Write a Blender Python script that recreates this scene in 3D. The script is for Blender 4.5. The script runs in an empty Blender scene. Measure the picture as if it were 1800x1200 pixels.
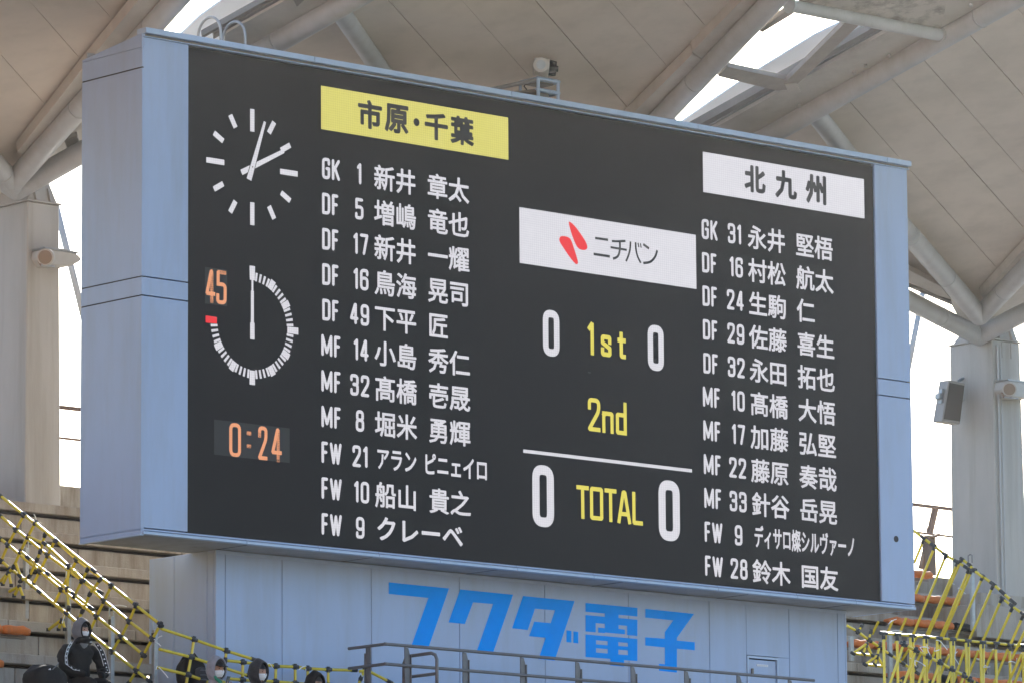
import bpy, bmesh, math, random
from mathutils import Vector, Matrix, Euler
random.seed(7)
S = bpy.context.scene
COL = S.collection
rad = math.radians

# ------------------------------------------------------------------ camera, world, sun, exposure
CZ = 1.7
F_PX, PITCH, ROLL, YAW = 9725.33, 0.158645, -0.00740913, 0.73530813
cam = bpy.data.cameras.new('camera'); camo = bpy.data.objects.new('camera', cam); COL.objects.link(camo)
cam.sensor_width = 36.0; cam.lens = F_PX / 1800 * 36; cam.clip_start = 0.5; cam.clip_end = 6000
_R = Vector((1, 0, 0)); _D = Vector((0, math.sin(PITCH), -math.cos(PITCH))); _F = Vector((0, math.cos(PITCH), math.sin(PITCH)))
_c, _s = math.cos(ROLL), math.sin(ROLL)
_e1 = _R * _c - _D * _s; _e2 = _R * _s + _D * _c
camo.matrix_world = Matrix(((_e1.x, -_e2.x, -_F.x, 0), (_e1.y, -_e2.y, -_F.y, 0), (_e1.z, -_e2.z, -_F.z, CZ), (0, 0, 0, 1)))
S.camera = camo

SUN_EL, SUN_AZ = rad(22), rad(6.5)            # azimuth measured from +Y towards +X
world = bpy.data.worlds.new('World'); S.world = world; world.use_nodes = True
nt = world.node_tree; bg = nt.nodes['Background']
sky = nt.nodes.new('ShaderNodeTexSky'); sky.sky_type = 'NISHITA'; sky.sun_disc = False
sky.sun_elevation = SUN_EL; sky.sun_rotation = SUN_AZ; sky.air_density = 1.0; sky.dust_density = 1.0; sky.ozone_density = 2.0
nt.links.new(sky.outputs[0], bg.inputs[0]); bg.inputs[1].default_value = 0.15
sl = bpy.data.lights.new('sun', 'SUN'); sl.energy = 4.5; sl.angle = rad(0.6); sl.color = (1.0, 0.93, 0.82)
so = bpy.data.objects.new('sun', sl); COL.objects.link(so)
sd = Vector((math.sin(SUN_AZ) * math.cos(SUN_EL), math.cos(SUN_AZ) * math.cos(SUN_EL), math.sin(SUN_EL)))
so.rotation_euler = sd.to_track_quat('Z', 'Y').to_euler(); so.location = (0, 0, 60)
EXPO = 1.3
S.view_settings.view_transform = 'Standard'; S.view_settings.look = 'None'
S.view_settings.exposure = EXPO; S.view_settings.gamma = 1.0; S.view_settings.use_curve_mapping = False
S.cycles.max_bounces = 6; S.cycles.diffuse_bounces = 4; S.cycles.use_denoising = True

# ------------------------------------------------------------------ frame of the scoreboard: x along its face, y backwards, z up
F0 = Vector((-4.75425742, 80.0, 0.0))
ca, sa = math.cos(YAW), math.sin(YAW)
def w2f(v): return Vector((ca * v.x + sa * v.y, -sa * v.x + ca * v.y, v.z))
def f2w(v): return Vector((ca * v[0] - sa * v[1], sa * v[0] + ca * v[1], v[2])) + F0
CF = w2f(Vector((0, 0, CZ)) - F0)
def ray(px, py):
    dx, dy = px - 900, py - 600
    x = _c * dx + _s * dy; y = -_s * dx + _c * dy
    return w2f(Vector((x / F_PX, math.cos(PITCH) + y / F_PX * math.sin(PITCH), math.sin(PITCH) - y / F_PX * math.cos(PITCH))))
def hit(px, py, n, d):
    D = ray(px, py); n = Vector(n); return CF + D * ((d - n.dot(CF)) / n.dot(D))
def hy(px, py, y): return hit(px, py, (0, 1, 0), y)
def hx(px, py, x): return hit(px, py, (1, 0, 0), x)
ZB = CZ + 10.0244; SW, SH = 14.46, 7.2009

# ------------------------------------------------------------------ materials
MATS = {}
def mat(name, col, rough=0.5, metal=0.0, var=0.0, vscale=2.0, stretch=(1, 1, 1), bump=0.0, bscale=60, emit=None, estr=1.0, spec=0.5, stain=None, stain_amt=0.0, stain_scale=1.5, stain_str=(1, 1, 0.12), sheen=0.0):
    if name in MATS: return MATS[name]
    m = bpy.data.materials.new(name); m.use_nodes = True; N = m.node_tree.nodes; L = m.node_tree.links
    b = N['Principled BSDF']; b.inputs['Base Color'].default_value = (*col, 1); b.inputs['Roughness'].default_value = rough
    b.inputs['Metallic'].default_value = metal; b.inputs['Specular IOR Level'].default_value = spec
    geo = N.new('ShaderNodeNewGeometry')
    mp = N.new('ShaderNodeMapping'); L.new(geo.outputs['Position'], mp.inputs[0]); mp.inputs['Scale'].default_value = stretch
    out = None
    if var > 0:
        nz = N.new('ShaderNodeTexNoise'); nz.inputs['Scale'].default_value = vscale; nz.inputs['Detail'].default_value = 6; nz.inputs['Roughness'].default_value = 0.62
        L.new(mp.outputs[0], nz.inputs['Vector'])
        mr = N.new('ShaderNodeMapRange'); mr.inputs[1].default_value = 0.3; mr.inputs[2].default_value = 0.7
        mr.inputs[3].default_value = 1 - var; mr.inputs[4].default_value = 1 + var; L.new(nz.outputs[0], mr.inputs[0])
        mx = N.new('ShaderNodeMix'); mx.data_type = 'RGBA'; mx.blend_type = 'MULTIPLY'; mx.inputs[0].default_value = 1
        mx.inputs[6].default_value = (*col, 1); L.new(mr.outputs[0], mx.inputs[7]); out = mx.outputs[2]
        mr2 = N.new('ShaderNodeMapRange'); mr2.inputs[3].default_value = max(0.05, rough - 0.12); mr2.inputs[4].default_value = min(1, rough + 0.12)
        L.new(nz.outputs[0], mr2.inputs[0]); L.new(mr2.outputs[0], b.inputs['Roughness'])
    if stain is not None:
        mp2 = N.new('ShaderNodeMapping'); L.new(geo.outputs['Position'], mp2.inputs[0]); mp2.inputs['Scale'].default_value = stain_str
        n2 = N.new('ShaderNodeTexNoise'); n2.inputs['Scale'].default_value = stain_scale; n2.inputs['Detail'].default_value = 8; n2.inputs['Roughness'].default_value = 0.7
        L.new(mp2.outputs[0], n2.inputs['Vector'])
        r2 = N.new('ShaderNodeMapRange'); r2.inputs[1].default_value = 0.46; r2.inputs[2].default_value = 0.72; r2.inputs[3].default_value = 0; r2.inputs[4].default_value = stain_amt
        L.new(n2.outputs[0], r2.inputs[0])
        m2 = N.new('ShaderNodeMix'); m2.data_type = 'RGBA'; L.new(r2.outputs[0], m2.inputs[0])
        if out: L.new(out, m2.inputs[6])
        else: m2.inputs[6].default_value = (*col, 1)
        m2.inputs[7].default_value = (*stain, 1); out = m2.outputs[2]
    if out: L.new(out, b.inputs['Base Color'])
    if bump > 0:
        n3 = N.new('ShaderNodeTexNoise'); n3.inputs['Scale'].default_value = bscale; n3.inputs['Detail'].default_value = 4; L.new(geo.outputs['Position'], n3.inputs['Vector'])
        bp = N.new('ShaderNodeBump'); bp.inputs['Strength'].default_value = bump; bp.inputs['Distance'].default_value = 0.02
        L.new(n3.outputs[0], bp.inputs['Height']); L.new(bp.outputs[0], b.inputs['Normal'])
    if sheen: b.inputs['Sheen Weight'].default_value = sheen
    if emit is not None:
        b.inputs['Emission Color'].default_value = (*emit, 1); b.inputs['Emission Strength'].default_value = estr
    MATS[name] = m; return m

def srgb(r, g, b):
    f = lambda v: (v / 255) / 12.92 if v / 255 < 0.04045 else ((v / 255 + 0.055) / 1.055) ** 2.4
    return (f(r), f(g), f(b))
ESC = 1.0 / (2 ** EXPO)
def led(name, c, dim=1.0, weave=0.05):
    """lit diodes: emission modulated by the diode grid of the wall"""
    if name in MATS: return MATS[name]
    m = bpy.data.materials.new(name); m.use_nodes = True; N = m.node_tree.nodes; L = m.node_tree.links
    b = N['Principled BSDF']; b.inputs['Base Color'].default_value = (0.02, 0.02, 0.02, 1); b.inputs['Roughness'].default_value = 0.6
    b.inputs['Specular IOR Level'].default_value = 0.2
    b.inputs['Emission Color'].default_value = (*c, 1)
    tc = N.new('ShaderNodeTexCoord')
    sep = N.new('ShaderNodeSeparateXYZ'); L.new(tc.outputs['Object'], sep.inputs[0])
    def grid(sock, period):
        a = N.new('ShaderNodeMath'); a.operation = 'MULTIPLY'; a.inputs[1].default_value = 2 * math.pi / period; L.new(sock, a.inputs[0])
        s = N.new('ShaderNodeMath'); s.operation = 'SINE'; L.new(a.outputs[0], s.inputs[0]); return s.outputs[0]
    g1, g2 = grid(sep.outputs[0], 0.043), grid(sep.outputs[2], 0.036)
    ad = N.new('ShaderNodeMath'); ad.operation = 'ADD'; L.new(g1, ad.inputs[0]); L.new(g2, ad.inputs[1])
    nz = N.new('ShaderNodeTexNoise'); nz.inputs['Scale'].default_value = 9; nz.inputs['Detail'].default_value = 3; L.new(tc.outputs['Object'], nz.inputs['Vector'])
    m1 = N.new('ShaderNodeMath'); m1.operation = 'MULTIPLY_ADD'; m1.inputs[1].default_value = weave * dim * ESC; m1.inputs[2].default_value = dim * ESC * 0.95; L.new(ad.outputs[0], m1.inputs[0])
    m3 = N.new('ShaderNodeMath'); m3.operation = 'MULTIPLY_ADD'; m3.inputs[1].default_value = 0.1 * dim * ESC; L.new(nz.outputs[0], m3.inputs[0]); L.new(m1.outputs[0], m3.inputs[2])
    L.new(m3.outputs[0], b.inputs['Emission Strength'])
    MATS[name] = m; return m

M_CLAD = mat('silver_cladding', (0.385, 0.48, 0.67), 0.42, 0.0, var=0.045, vscale=0.7, stretch=(1, 1, 0.5), stain=(0.30, 0.31, 0.33), stain_amt=0.32, stain_scale=2.2, bump=0.03, bscale=220)
M_CLADLIP = mat('silver_trim', (0.42, 0.52, 0.68), 0.35, 0.1, var=0.05, vscale=3)
M_UNDER = mat('underside_sheet', (0.42, 0.41, 0.40), 0.6, var=0.08, vscale=2, stain=(0.2, 0.17, 0.13), stain_amt=0.5, stain_scale=3)
M_GAP = mat('dark_joint_shade', (0.05, 0.05, 0.055), 0.8)
M_SCREEN = mat('led_wall_black', (0.011, 0.0095, 0.011), 0.5, var=0.08, vscale=5, bump=0.15, bscale=700, spec=0.25)
M_PAVE = mat('apron_concrete', (0.22, 0.205, 0.185), 0.9, var=0.15, vscale=0.5)
M_TURF = mat('turf', (0.12, 0.14, 0.06), 0.9, var=0.25, vscale=0.8)
M_SOFFIT = mat('soffit_board', (0.66, 0.57, 0.49), 0.62, var=0.06, vscale=0.7, stain=(0.42, 0.36, 0.3), stain_amt=0.35, stain_scale=1.3, stain_str=(1, 1, 1), bump=0.05, bscale=90)
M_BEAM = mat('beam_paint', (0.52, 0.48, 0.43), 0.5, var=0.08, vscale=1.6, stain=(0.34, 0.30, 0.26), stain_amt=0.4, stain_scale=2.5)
M_PIPE = mat('pipe_paint', (0.45, 0.455, 0.46), 0.38, 0.0, var=0.07, vscale=2.2, stain=(0.33, 0.3, 0.26), stain_amt=0.35, stain_scale=3.5, stain_str=(1, 1, 0.4), bump=0.03)
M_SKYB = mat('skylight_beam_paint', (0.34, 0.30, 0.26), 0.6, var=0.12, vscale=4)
M_DARKSTEEL = mat('dark_steel', (0.24, 0.22, 0.20), 0.55, 0.2, var=0.1, vscale=4)  # plain dark brown-grey steel for rails, brackets and beams
M_STAIN = mat('flaking_panel', (0.52, 0.48, 0.43), 0.7, var=0.1, vscale=2, stain=(0.09, 0.07, 0.05), stain_amt=0.95, stain_scale=2.6, stain_str=(1, 1, 0.35))
M_CONC = mat('concrete', (0.40, 0.365, 0.315), 0.85, var=0.14, vscale=1.7, stain=(0.14, 0.095, 0.055), stain_amt=0.75, stain_scale=2.6, stain_str=(1, 1, 0.14), bump=0.25, bscale=45)
M_PILLAR = mat('pillar_concrete', (0.44, 0.425, 0.40), 0.8, var=0.1, vscale=1.2, stretch=(1, 1, 0.3), stain=(0.24, 0.2, 0.15), stain_amt=0.5, stain_scale=2.0, stain_str=(1, 1, 0.06), bump=0.15, bscale=50)
M_MEMB = mat('skylight_membrane', (0.75, 0.8, 0.88), 0.5, var=0.04, vscale=1)
M_YEL = mat('yellow_pipe', (0.70, 0.56, 0.05), 0.22, var=0.10, vscale=6, spec=0.6)
M_JOINT = mat('black_fitting', (0.035, 0.04, 0.045), 0.5, var=0.2, vscale=20)
M_TIE = mat('white_tie', (0.8, 0.82, 0.85), 0.4)
M_GALV = mat('galvanised', (0.38, 0.40, 0.42), 0.42, 0.5, var=0.15, vscale=8)
M_RAIL = mat('handrail_steel', (0.17, 0.17, 0.18), 0.45, 0.3, var=0.12, vscale=8)
M_ORANGE = mat('orange_plastic', (0.62, 0.17, 0.035), 0.7, var=0.15, vscale=5, stain=(0.22, 0.09, 0.04), stain_amt=0.4, stain_scale=6)
M_BLACKC = mat('black_cloth', (0.008, 0.008, 0.009), 0.85, var=0.35, vscale=14, bump=0.5, bscale=18, sheen=0.03)
M_CHARC = mat('charcoal_cloth', (0.03, 0.031, 0.036), 0.8, var=0.25, vscale=20, bump=0.4, bscale=30, sheen=0.2)
M_GREYC = mat('grey_cloth', (0.30, 0.30, 0.34), 0.85, var=0.12, vscale=14, bump=0.4, bscale=30, sheen=0.2)
M_GREYD = mat('dark_grey_cloth', (0.16, 0.165, 0.18), 0.85, var=0.15, vscale=14, bump=0.4, bscale=30, sheen=0.2)
M_SKIN = mat('skin', (0.46, 0.27, 0.19), 0.55, var=0.06, vscale=30)
M_MASK = mat('mask_white', (0.78, 0.80, 0.84), 0.7, var=0.04, vscale=40)
M_HAIR = mat('hair', (0.015, 0.012, 0.01), 0.5)
M_EYE = mat('eye_dark', (0.01, 0.01, 0.01), 0.2)
M_WHITE = mat('white_trim', (0.75, 0.76, 0.8), 0.6)
M_GREEN = mat('green_cloth', (0.02, 0.22, 0.13), 0.8, var=0.2, vscale=20)
M_SCARF = mat('yellow_cloth', (0.6, 0.5, 0.08), 0.8, var=0.2, vscale=20)
M_BLUE = mat('blue_letter', (0.0, 0.33, 1.0), 0.6, spec=0.08, var=0.04, vscale=3)
M_LAMP = mat('lamp_housing', (0.47, 0.45, 0.42), 0.4, var=0.06, vscale=8)
M_LENS = mat('lamp_glass', (0.26, 0.20, 0.16), 0.15)
M_GRILLE = mat('speaker_grille', (0.10, 0.085, 0.075), 0.7, bump=0.4, bscale=300)
M_DGLASS = mat('dark_glass', (0.02, 0.02, 0.025), 0.08)
M_RUST = mat('rusted_rail', (0.22, 0.14, 0.10), 0.7, var=0.2, vscale=6)
L_WHITE = led('led_white', srgb(216, 215, 222)); L_YEL = led('led_yellow', srgb(212, 205, 108)); L_LET = led('led_yellow_letter', srgb(226, 214, 90), weave=0.02)
L_RED = led('led_red', srgb(233, 56, 62), weave=0.02); L_OR = led('led_orange', srgb(236, 160, 116), weave=0.03)
M_DIM = mat('led_field_dim', (0.022, 0.021, 0.022), 0.6, emit=srgb(60, 60, 62), estr=0.06)
M_INK = mat('led_off_letter', (0.03, 0.03, 0.032), 0.6, emit=srgb(60, 58, 60), estr=0.10)

# ------------------------------------------------------------------ builders
def tag(o, label=None, cat=None, group=None, kind=None):
    if label: o['label'] = label
    if cat: o['category'] = cat
    if group: o['group'] = group
    if kind: o['kind'] = kind
    return o
def thing(name, base, label, cat, group=None):
    o = bpy.data.objects.new(name, None); COL.objects.link(o); o.empty_display_size = 0.2
    o.location = f2w(base); o.rotation_euler = (0, 0, YAW); o['_b'] = tuple(base)
    tag(o, label, cat, group); return o
def base_of(o): return Vector(o['_b'])
class MB:
    def __init__(s): s.v = []; s.f = []
    def add(s, vs, fs):
        k = len(s.v); s.v += [tuple(p) for p in vs]; s.f += [tuple(i + k for i in f) for f in fs]; return s
    def box(s, a, b):
        x0, y0, z0 = [min(a[i], b[i]) for i in range(3)]; x1, y1, z1 = [max(a[i], b[i]) for i in range(3)]
        vs = [(x0,y0,z0),(x1,y0,z0),(x1,y1,z0),(x0,y1,z0),(x0,y0,z1),(x1,y0,z1),(x1,y1,z1),(x0,y1,z1)]
        return s.add(vs, [(0,3,2,1),(4,5,6,7),(0,1,5,4),(1,2,6,5),(2,3,7,6),(3,0,4,7)])
    def prism(s, pts, ext):
        """pts: planar polygon (3-D points), ext: extrusion vector"""
        n = len(pts); e = Vector(ext); vs = [Vector(p) for p in pts] + [Vector(p) + e for p in pts]
        return s.add(vs, [tuple(range(n)), tuple(range(2 * n - 1, n - 1, -1))] + [(i, i + n, (i + 1) % n + n, (i + 1) % n) for i in range(n)])
    def tube(s, path, r, seg=8, cap=True):
        path = [Vector(p) for p in path]; n = len(path); rr = r if isinstance(r, (list, tuple)) else [r] * n
        k = len(s.v); up = None
        for i, p in enumerate(path):
            t = (path[min(i + 1, n - 1)] - path[max(i - 1, 0)]).normalized()
            if up is None: up = Vector((0, 0, 1)) if abs(t.z) < 0.9 else Vector((1, 0, 0))
            a = t.cross(up).normalized(); up = a.cross(t).normalized()
            for j in range(seg):
                w = 2 * math.pi * j / seg; s.v.append(tuple(p + (a * math.cos(w) + up * math.sin(w)) * rr[i]))
        for i in range(n - 1):
            for j in range(seg):
                j2 = (j + 1) % seg; s.f.append((k + i * seg + j, k + i * seg + j2, k + (i + 1) * seg + j2, k + (i + 1) * seg + j))
        if cap: s.f.append(tuple(k + j for j in range(seg))); s.f.append(tuple(k + (n - 1) * seg + j for j in reversed(range(seg))))
        return s
    def mesh(s, name, m, base=Vector((0, 0, 0)), smooth=False, bevel=0):
        me = bpy.data.meshes.new(name); me.from_pydata([(v[0] - base[0], v[1] - base[1], v[2] - base[2]) for v in s.v], [], s.f)
        me.materials.append(m)
        bm = bmesh.new(); bm.from_mesh(me); bmesh.ops.recalc_face_normals(bm, faces=bm.faces)
        if bevel: bmesh.ops.bevel(bm, geom=list(bm.edges), offset=bevel, segments=1, affect='EDGES', clamp_overlap=True)
        bm.to_mesh(me); bm.free()
        if smooth:
            for p in me.polygons: p.use_smooth = True
        me.update(); return me
    def part(s, name, m, parent, smooth=False, bevel=0, root=None):
        """a child of parent; its own origin is the thing's base (or the parent part's)"""
        b = base_of(root or parent)
        o = bpy.data.objects.new(name, s.mesh(name, m, b, smooth, bevel)); COL.objects.link(o); o.parent = parent; o['_b'] = tuple(b); return o
    def top(s, name, m, base, label=None, cat=None, group=None, kind=None, smooth=False, bevel=0):
        o = bpy.data.objects.new(name, s.mesh(name, m, Vector(base), smooth, bevel)); COL.objects.link(o)
        o.location = f2w(base); o.rotation_euler = (0, 0, YAW); return tag(o, label, cat, group, kind)
_unit = {}
def unit_cyl(m, seg=10):
    k = ('c', m.name, seg)
    if k not in _unit:
        b = MB().tube([(0, 0, 0), (0, 0, 1)], 1, seg); me = b.mesh('tube', m)
        for p in me.polygons: p.use_smooth = len(p.vertices) == 4
        _unit[k] = me
    return _unit[k]
def rod(name, p, q, r, m, parent, seg=10):
    p, q = Vector(p), Vector(q); d = q - p
    o = bpy.data.objects.new(name, unit_cyl(m, seg)); COL.objects.link(o); o.parent = parent; b = base_of(parent); o['_b'] = tuple(b)
    o.matrix_local = Matrix.Translation(p - b) @ d.to_track_quat('Z', 'Y').to_matrix().to_4x4() @ Matrix.Diagonal((r, r, d.length, 1))
    return o
def unit_ball(m):
    k = ('b', m.name)
    if k not in _unit:
        me = bpy.data.meshes.new('ball'); bm = bmesh.new(); bmesh.ops.create_icosphere(bm, subdivisions=2, radius=1); bm.to_mesh(me); bm.free()
        me.materials.append(m)
        for p in me.polygons: p.use_smooth = True
        _unit[k] = me
    return _unit[k]

# ------------------------------------------------------------------ ground
MB().box((-3000, -3000, -0.5), (3000, 3000, 0)).top('ground', M_PAVE, (0, 0, 0), kind='structure')
MB().box((-60, -160, 0.004), (80, -30, 0.03)).top('playing_field', M_TURF, (0, 0, 0), kind='structure')

for k_ in range(24):
    if k_ == 0: sb_ = MB()
    sb_.box((-78 + k_ * 1.05, -125, 0.02 if k_ == 0 else 0.03), (-77 + k_ * 1.05, -6, 17 - k_ * .68))
sb_.box((-80, -130, 22), (-56, -2, 23)).box((-80, -130, 0.02), (-78.2, -2, 22)).top('unseen_side_stand', mat('unseen_seats', (0.66, 0.36, 0.17), 0.8, var=0.2, vscale=0.4), (-70, -60, 0), kind='structure')  # unseen stand added to shade the scoreboard's side and bounce warm light on it

# ------------------------------------------------------------------ roof (one thing with panels, pipes and beams)
Y0 = 7.0; KR = 0.24
ZT = hy(905, 474, Y0).z; RN = Vector((0, KR, 1)); RD = KR * Y0 + ZT; RU = RN.normalized()
def on_roof(px, py, off=0.0):
    """point on the roof plane shifted up along its normal by off, met by that sight line"""
    return hit(px, py, RN, RD + off * RN.length)
roof = thing('stadium_roof', (12, 4, 0), 'pale stadium roof of boards and steel pipes above the scoreboard', 'roof')
def clip(poly, a, b, keep):
    """keep the side of line a-b where cross has the sign keep"""
    def side(p): return ((b[0] - a[0]) * (p[1] - a[1]) - (b[1] - a[1]) * (p[0] - a[0])) * keep
    out = []
    for i in range(len(poly)):
        p, q = poly[i], poly[(i + 1) % len(poly)]; sp, sq = side(p), side(q)
        if sp >= 0: out.append(p)
        if (sp > 0 and sq < 0) or (sp < 0 and sq > 0):
            t = sp / (sp - sq); out.append((p[0] + (q[0] - p[0]) * t, p[1] + (q[1] - p[1]) * t))
    return out
def soffit(region, seams, off=0.30, gap=1.5):
    """boards between successive seams ((x at y=0), slope) of the region, the joints left open"""
    lines = [((x0, 0.0), (x0 + 100, 100 * sl_), g) for x0, sl_, g in seams]
    for i in range(len(lines) + 1):
        poly = region
        if i > 0:
            a, b, g = lines[i - 1]; poly = clip(poly, (a[0] + g, a[1]), (b[0] + g, b[1]), -1)
        if i < len(lines) and poly:
            a, b, g = lines[i]; poly = clip(poly, (a[0] - g, a[1]), (b[0] - g, b[1]), 1)
        if len(poly) < 3: continue
        MB().prism([on_roof(x, y, off) for x, y in poly], RU * 0.06).part('soffit_board', M_SOFFIT, roof)
    MB().prism([on_roof(x, y, off + 0.10) for x, y in region], RU * 0.35).part('roof_deck', M_DARKSTEEL, roof)
# region over the left pillar, middle bay, right bay
soffit([(-420, 250), (-420, -350), (560, -350), (245, 0), (160, 115), (60, 262), (38, 300), (-60, 292)], [(-85, 1.12, .5), (50, 1.14, .5), (167, 1.14, .4), (300, 1.14, .5), (430, 1.14, .5)])
soffit([(440, 100), (700, -47), (1150, -300), (1640, -300), (1305, 0), (1215, 92), (1112, 200), (1050, 262), (930, 370), (870, 420), (700, 300)], [(682, 1.11, .9), (811, 1.13, .5), (940, 1.16, 1.0), (1071, 1.15, .5), (1200, 1.15, .8), (1330, 1.15, .5), (1450, 1.15, .5)])
soffit([(1285, 275), (1400, 212), (1800, -11), (2350, -318), (2500, -150), (1900, 330), (1735, 535), (1712, 548), (1672, 524), (1600, 500), (1480, 455), (1400, 400)], [(1335, 1.13, .6), (1445, 1.13, .8), (1530, 1.13, .6), (1650, 1.13, 1.0), (1775, 1.13, .6), (1900, 1.13, .8), (2040, 1.13, .8)])
# unseen roof carried on to the left, added to shade the board's side
_rz = lambda x, y, o: (x, y, RD - KR * y + o)
MB().prism([_rz(-34, 6.9, .3), _rz(-5.6, 6.9, .3), _rz(-5.6, -15, .3), _rz(-34, -15, .3)], (0, 0, .4)).part('soffit_board', M_SOFFIT, roof)  # added unseen roof piece, shades the board's side
# closed wedges where the pipes of a pillar part
for w in ([(1610, 425), (1722, 550), (1722, 590), (1694, 576), (1668, 528), (1625, 470)], [(-90, 240), (26, 322), (26, 348), (-90, 348)], [(22, 300), (160, 130), (255, 30), (268, 72), (262, 150), (150, 262), (60, 318)], [(880, 455), (1000, 340), (1150, 190), (1190, 215), (1180, 260), (950, 440)], [(1715, 545), (1800, 450), (1900, 350), (1900, 480), (1800, 535), (1740, 565)]):
    MB().prism([on_roof(x, y, 0.42) for x, y in w], RU * 0.05).part('gusset_board', M_BEAM, roof)
def rpipe(a, b, r=0.17, off=0.0, rings=()):
    P, Q = on_roof(*a, off), on_roof(*b, off)
    rod('pipe', P, Q, r, M_PIPE, roof, 24)
    for t in rings:
        c = P.lerp(Q, t); d = (Q - P).normalized() * 0.012; rod('pipe_collar', c - d, c + d, r + 0.006, M_PIPE, roof, 24)
rpipe((25, 318), (430, -135), 0.17, rings=(0.3, 0.62))                # left pillar, steep right
rpipe((25, 325), (-200, 85), 0.17, rings=(0.1,))                        # left pillar, steep left
rpipe((28, 334), (900, -160), 0.175, rings=(0.55,))            # left pillar, long shallow right
rpipe((28, 334), (-160, 190), 0.17)
rpipe((905, 474), (1520, -166), 0.175, rings=(0.55,))                   # middle pillar steep right
rpipe((905, 487), (2300, -291), 0.175, rings=(0.33, 0.62))              # middle pillar shallow right
rpipe((905, 470), (588, 6), 0.15, off=0.16)                            # brace up to the left under the boards
rpipe((1722, 556), (1600, 414), 0.18, rings=(0.5,)); rpipe((1600, 414), (1424, 188), 0.165, off=0.06)
rpipe((1722, 556), (2050, 214), 0.175, rings=(0.14,))
rpipe((1722, 592), (1580, 519), 0.175, rings=(0.5,)); rpipe((1580, 519), (1300, 390), 0.175)
rpipe((1725, 588), (2000, 448), 0.175)
def strip(pts, off, th, m=M_BEAM, name='edge_beam'):
    MB().prism([on_roof(x, y, off) for x, y in pts], RU * th).part(name, m, roof, bevel=0.006)
# flat beams along the steep pipes
strip([(30, 268), (139, 129), (175, 145), (66, 290)], 0.10, 0.18)
strip([(137, 131), (240, 5), (290, 18), (173, 148)], 0.10, 0.18); strip([(239, 6), (420, -220), (470, -205), (288, 20)], 0.104, 0.18)
strip([(1050, 262), (1112, 200), (1217, 96), (1262, 122), (1160, 225), (1110, 262)], 0.10, 0.18)
strip([(1217, 91), (1305, 0), (1420, -120), (1480, -100), (1360, 18), (1258, 124)], 0.13, 0.2)
strip([(1724, 520), (1800, 437), (1900, 335), (1940, 370), (1810, 490), (1752, 545)], 0.12, 0.16)
# flat beams, rails and gutter along the shallow pipes
def along(x0, y0, x1, y1, d0, d1, off, th, m, name):
    strip([(x0, y0 + d0), (x1, y1 + d0), (x1, y1 + d1), (x0, y0 + d1)], off, th, m, name)
along(1190, 328, 1990, -118, -66, -6, 0.10, 0.12, M_BEAM, 'edge_beam')
along(1190, 328, 1570, 116, -86, -77, 0.12, 0.14, M_DARKSTEEL, 'glazing_rail'); along(1190, 328, 1570, 116, -74, -67, 0.16, 0.12, M_DARKSTEEL, 'glazing_rail')
along(395, 122, 1000, -216, -62, -6, 0.10, 0.12, M_BEAM, 'edge_beam'); along(375, 133, 540, 41, -72, -63, 0.14, 0.12, M_DARKSTEEL, 'glazing_rail')
along(355, 144, 540, 41, -80, -75, 0.16, 0.1, M_DARKSTEEL, 'glazing_rail')
strip([(515, 0), (535, -11), (534, 2), (522, 13)], 0.06, 0.1, M_DARKSTEEL, 'bracket')
# membrane beyond the skylight openings
MB().prism([on_roof(x, y, 1.2) for x, y in [(285, 92), (350, 30), (440, -35), (560, -100), (620, -60), (420, 60), (340, 110)]], RU * 0.03).part('membrane_sheet', M_MEMB, roof)
MB().prism([on_roof(x, y, 1.3) for x, y in [(1170, 250), (1188, 222), (1260, 172), (1330, 125), (1432, 62), (1560, 0), (1620, 20), (1400, 180), (1240, 262)]], RU * 0.03).part('membrane_sheet', M_MEMB, roof)
# cross members of the right skylight
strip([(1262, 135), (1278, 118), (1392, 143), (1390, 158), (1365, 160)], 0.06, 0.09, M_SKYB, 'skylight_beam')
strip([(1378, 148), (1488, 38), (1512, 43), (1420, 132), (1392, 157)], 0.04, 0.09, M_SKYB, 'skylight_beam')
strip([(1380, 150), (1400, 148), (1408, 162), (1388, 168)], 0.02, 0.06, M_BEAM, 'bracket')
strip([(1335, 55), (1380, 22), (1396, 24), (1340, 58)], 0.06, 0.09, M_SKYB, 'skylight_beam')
P, Q = on_roof(1388, 10, -0.02), on_roof(1652, 62, -0.02); rod('cross_pipe', P, Q, 0.10, M_PIPE, roof, 20)
for t in (0, 1):
    c = P.lerp(Q, t); d = (Q - P).normalized() * 0.02; rod('pipe_collar', c - d, c + d, 0.125, M_PIPE, roof, 20)
strip([(1390, 9), (1470, -55), (1668, -12), (1652, 62)], 0.06, 0.05, M_STAIN, 'flaking_sheet')
strip([(1668, -12), (1700, -40), (1800, -90), (1830, -60), (1672, 28)], 0.16, 0.1, M_BEAM, 'edge_beam')
for (x, y) in [(1521, 114), (1501, 126), (1563, 96), (1404, 184), (1706, 7)]:
    P = on_roof(x, y, 0.10); rod('bolt', P, P - RU * 0.05, 0.03, M_PIPE, roof, 10)
# eave beam above the low pipe of the right pillar, with its slots of daylight
strip([(1560, 456), (1560, 478), (1648, 520), (1672, 527), (1655, 505)], 0.05, 0.12, M_BEAM, 'eave_beam')
strip([(1585, 497), (1590, 503), (1675, 538), (1672, 531)], 0.03, 0.06, M_DARKSTEEL, 'eave_rail')
# small lamp brackets in the wedge at the left
strip([(112, 246), (136, 240), (140, 252), (118, 262)], 0.2, 0.08, M_DARKSTEEL, 'bracket')

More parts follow.
